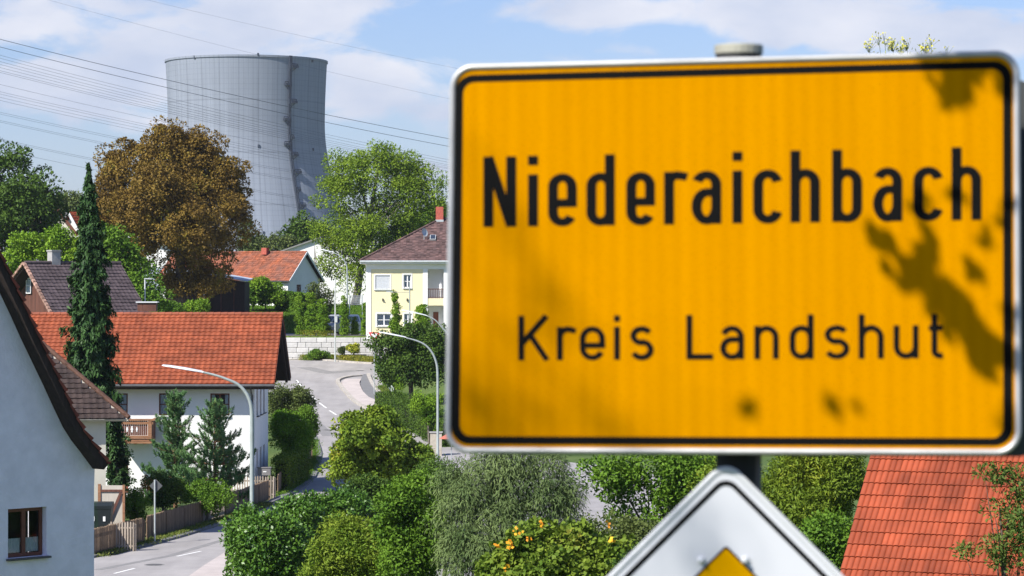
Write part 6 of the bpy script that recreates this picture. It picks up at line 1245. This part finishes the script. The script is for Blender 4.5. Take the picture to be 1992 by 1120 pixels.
# right side of the junction
tree('apple_tree', 'dark green spreading apple tree below the yellow villa, left of the curved lamp', 'tree', 212, 800, None, B(212, (760, 685, 42, 38, 0), (800, 680, 48, 42, 0), (840, 690, 42, 42, 0), (780, 720, 50, 38, 0), (740, 665, 22, 22, 0), (830, 725, 45, 30, 0), (870, 670, 35, 38, 0), (810, 650, 35, 18, 1)), dark_g, bark, .2, 420, 60, .65, 60, trunk_r=.2)
hedge('clipped_hedge', 'long clipped hedge above the road, left of the town sign', (PX(752, 206), 208, gz(PX(752, 206), 208) - .2), (PX(885, 188), 188, gz(PX(885, 188), 188) - .2), 2.0, 2.0, leaf_mat('beech_hedge_leaf', (.028, .06, .012), (.06, .10, .018), nscale=.9), .12, 22000, 61, bump=.2)
bush('garden_bush', 'yellowish green leafy shrub growing over the clipped hedge', 'bush', 835, 790, 34, 28, 190, bright_g, .13, 120, 60, .4, 62)
bush('garden_bush', 'light green low shrubs on the bank under the apple tree', 'bush', 765, 742, 28, 14, 222, bright_g, .13, 90, 50, .4, 63)
cols = [(584, 578, 657, 9, 262.5), (606, 572, 657, 12, 262), (628, 585, 657, 11, 261.5), (670, 578, 657, 8.5, 261.5), (713, 592, 657, 9, 261.5), (690, 620, 657, 5, 262.5)]
first = None; lb = ['columnar shrub at the left end of the row above the block wall', 'widest columnar shrub of the row above the block wall', 'columnar shrub just left of the parked van', 'narrow columnar shrub in front of the parked van', 'columnar shrub nearest the yellow villa corner', 'smallest columnar shrub, behind the parked van']
def colshrub(px, t0, t1, hw, Y, label, seed, group='columnar shrubs above the block wall', m=None):
    n = max(3, int((t1 - t0) / (hw * 1.1))); bl = B(Y, *[(px + ((k * 37) % 5 - 2) * hw * .06, t0 + hw * .8 + (t1 - t0 - hw) * k / (n - 1), hw * (.5 + .5 * min(1, (k + .6) / (n * .45))) * (1 if k < n - 1 else .85), hw * 1.1, 0) for k in range(n)])
    return tree('columnar_shrub', label, 'shrub', Y, px, None, bl, m or bright_g, bark, .13, int(hw * 16), 50, .24, seed, trunk_r=.05, group=group, cname='foliage', nl=4)
for i, (px, a, b_, hw, Y) in enumerate(cols): colshrub(px, a, b_, hw, Y, lb[i], 70 + i)
colshrub(769, 570, 655, 9, 232, 'tall pointed yellow green shrub before the villa ground floor window', 78, None, bright_g)
colshrub(822, 598, 655, 13, 232, 'pointed green shrub before the villa door', 79, None, bright_g)
bush('low_shrub', 'low dark green shrub at the foot of the block wall, left of the mast', 'shrub', 617, 692, 24, 10, 257.5, mid_g, .13, 100, 50, .35, 80)
bush('low_shrub', 'yellow flowering shrub in front of the block wall', 'shrub', 689, 677, 14, 10, 257.2, leaf_mat('yellow_flower', (.10, .16, .02), (.35, .33, .05), (.55, .5, .2), nscale=3), .13, 60, 40, .3, 81)
bush('low_shrub', 'small pale green shrub between the mast and the yellow flowering shrub', 'shrub', 667, 682, 9, 7, 257.2, olive, .12, 40, 40, .25, 82)
def cover(name, pix, wd, h, m, n, leaf, seed):
    rng = np.random.default_rng(seed); pts = resample([pg(x, y) for x, y in pix], .3); k = rng.integers(0, len(pts), n); a = np.array([[*p] for p in pts])[k]; a[:, 0] += rng.normal(0, .2, n); a[:, 1] += rng.uniform(-wd / 2, wd / 2, n); a[:, 2] = ground(a[:, 0], a[:, 1]) + rng.uniform(0, h, n) ** 1.0
    V = leaves(a, np.tile([0, 0, 1.], (n, 1)), rng.normal(0, 1, (n, 3)), leaf, .3, rng); o = np_mesh(name, V, np.arange(len(V)).reshape(-1, 4), m, None, (0, 0, 0)); o['kind'] = 'stuff'; return o
cover('ground_cover', [(590, 696), (640, 699), (690, 703), (728, 706)], 1.6, .55, leaf_mat('cover_leaf', (.07, .10, .02), (.22, .20, .04), nscale=1.5), 16000, .16, 90)
cover('roadside_grass', [(190, 1086), (285, 1062), (350, 1043), (440, 1014), (520, 985)], 1.0, .22, leaf_mat('roadside_grass_leaf', (.05, .09, .02), (.14, .15, .05), nscale=2), 16000, .12, 91)
cover('roadside_grass', [(545, 968), (590, 940), (612, 900), (610, 860)], 1.0, .3, mid_g, 9000, .12, 92)
cover('roadside_grass', [(742, 758), (760, 778), (800, 803), (860, 838)], 1.2, .35, leaf_mat('bank_grass_leaf', (.05, .09, .02), (.13, .16, .04), nscale=2), 12000, .16, 93)
def bank_grass():
    rng = np.random.default_rng(9); n = 60000; x = rng.uniform(-32, -10, n); y = rng.uniform(268.8, 288, n); z = ground(x, y) + rng.uniform(0, .15, n); a = np.c_[x, y, z]; V = leaves(a, np.tile([0, 0, 1.], (n, 1)), rng.normal(0, 1, (n, 3)), .22, .3, rng); o = np_mesh('bank_grass', V, np.arange(len(V)).reshape(-1, 4), leaf_mat('bank_grass_blade', (.05, .11, .015), (.10, .17, .025), nscale=.4), None, (0, 0, 0)); o['kind'] = 'stuff'
bank_grass()
bush('garden_bush', 'bright green shrub group in front of the low cottage wall', 'bush', 520, 570, 42, 26, 281, bright_g, .24, 170, 60, .7, 94)
bush('garden_bush', 'dark green shrub at the left corner of the low cottage wall', 'bush', 492, 575, 18, 20, 280, mid_g, .24, 70, 50, .6, 95)
hedge('clipped_hedge', 'square clipped hedge in front of the low cottage gable', (PX(548, 282), 282, gz(-23, 282)), (PX(598, 280), 280, gz(-21, 280)), 2, 2.0, mid_g, .2, 9000, 96)
tree('small_tree', 'thin sparse tree in front of the low cottage gable corner', 'tree', 276, 622, None, B(276, (625, 570, 22, 30, 0), (612, 590, 18, 24, 0), (640, 585, 14, 28, 0), (622, 610, 26, 20, 0)), olive, bark_grey, .2, 90, 40, .7, 97, trunk_r=.1, shell=.4)
tree('small_tree', 'bare forked young tree before the white hall wall', 'tree', 300, 612, None, B(300, (612, 465, 5, 6, 0)), olive, bark_grey, .15, 3, 8, .3, 98, trunk_r=.09)
bush('garden_bush', 'low bushes at the foot of the chestnut trunk', 'bush', 385, 598, 30, 10, 258, bright_g, .2, 60, 50, .5, 99)
bush('garden_bush', 'small shrubs behind the orange ridge, left of the dark shed', 'bush', 335, 600, 28, 9, 256, mid_g, .2, 50, 50, .5, 100)
# the tall flowering stalks that show above the sign
def flower_stalks():
    Y = 80.; rng = np.random.default_rng(8); x = PX(1850, Y); b = Vector((x, Y, gz(x, Y))); t = thing('flowering_tree', b, 'slender treetop with pale yellow flower heads above the right end of the town sign', 'tree'); m = MB(); C1, C2, D2 = [], [], []
    for px, py, k in ((1690, 86, 10), (1709, 72, 5), (1736, 84, 16), (1752, 92, 12), (1764, 83, 6), (1802, 90, 14), (1811, 74, 3), (1720, 70, 2), (1842, 92, 3), (1800, 100, 6)):
        e = P(px, py, Y); m.tube([b + Vector((rng.uniform(-.2, .2), rng.uniform(-.2, .2), 0)), b.lerp(e, .6) + Vector((rng.uniform(-.1, .1), 0, 0)), e], [.12, .03, .006], 5)
        for _ in range(k * 2):
            p = e + Vector(rng.normal(0, 1, 3)) * .09; C1.append([*p]); m.tube([e - UP * .24, p], .004, 3, cap=False)
        for _ in range(k): p = e + Vector((rng.normal(0, .13), rng.normal(0, .13), rng.uniform(-.32, .08))); C2.append([*p]); D2.append([rng.normal(0, .5), rng.normal(0, .5), 1])
    m.build('stem', mat('green_stem', (.10, .13, .05), .8, noise=.1), t); C1, C2 = np.array(C1), np.array(C2)
    mesh_leaves('blossom', [leaves(C1, unit(rng.normal(0, 1, C1.shape)), np.tile([0, -1, .3], (len(C1), 1)), .07, .8, rng)], leaf_mat('pale_yellow_petals', (.45, .38, .05), (.5, .45, .12)), t)
    mesh_leaves('foliage', [leaves(C2, unit(np.array(D2)), np.tile([0, -1, 0.], (len(C2), 1)), .13, .22, rng)], leaf_mat('stalk_leaf', (.12, .16, .06), (.22, .25, .12)), t)
flower_stalks()
if HAZE:
    hz = MB(); hz.box((-3600, -80, -75), (3600, 8600, 175)); o = hz.build('haze', None, org=(0, 0, 0)) if False else None
    M = bpy.data.materials.new('haze_air'); M.use_nodes = True; nt = M.node_tree; nt.nodes.clear(); out = nt.nodes.new('ShaderNodeOutputMaterial'); v = nt.nodes.new('ShaderNodeVolumePrincipled'); v.inputs['Density'].default_value = HAZE; v.inputs['Color'].default_value = (.80, .88, 1, 1); v.inputs['Anisotropy'].default_value = .2; nt.links.new(v.outputs[0], out.inputs['Volume'])
    o = hz.build('haze', M, org=(0, 0, -75)); o['kind'] = 'stuff'
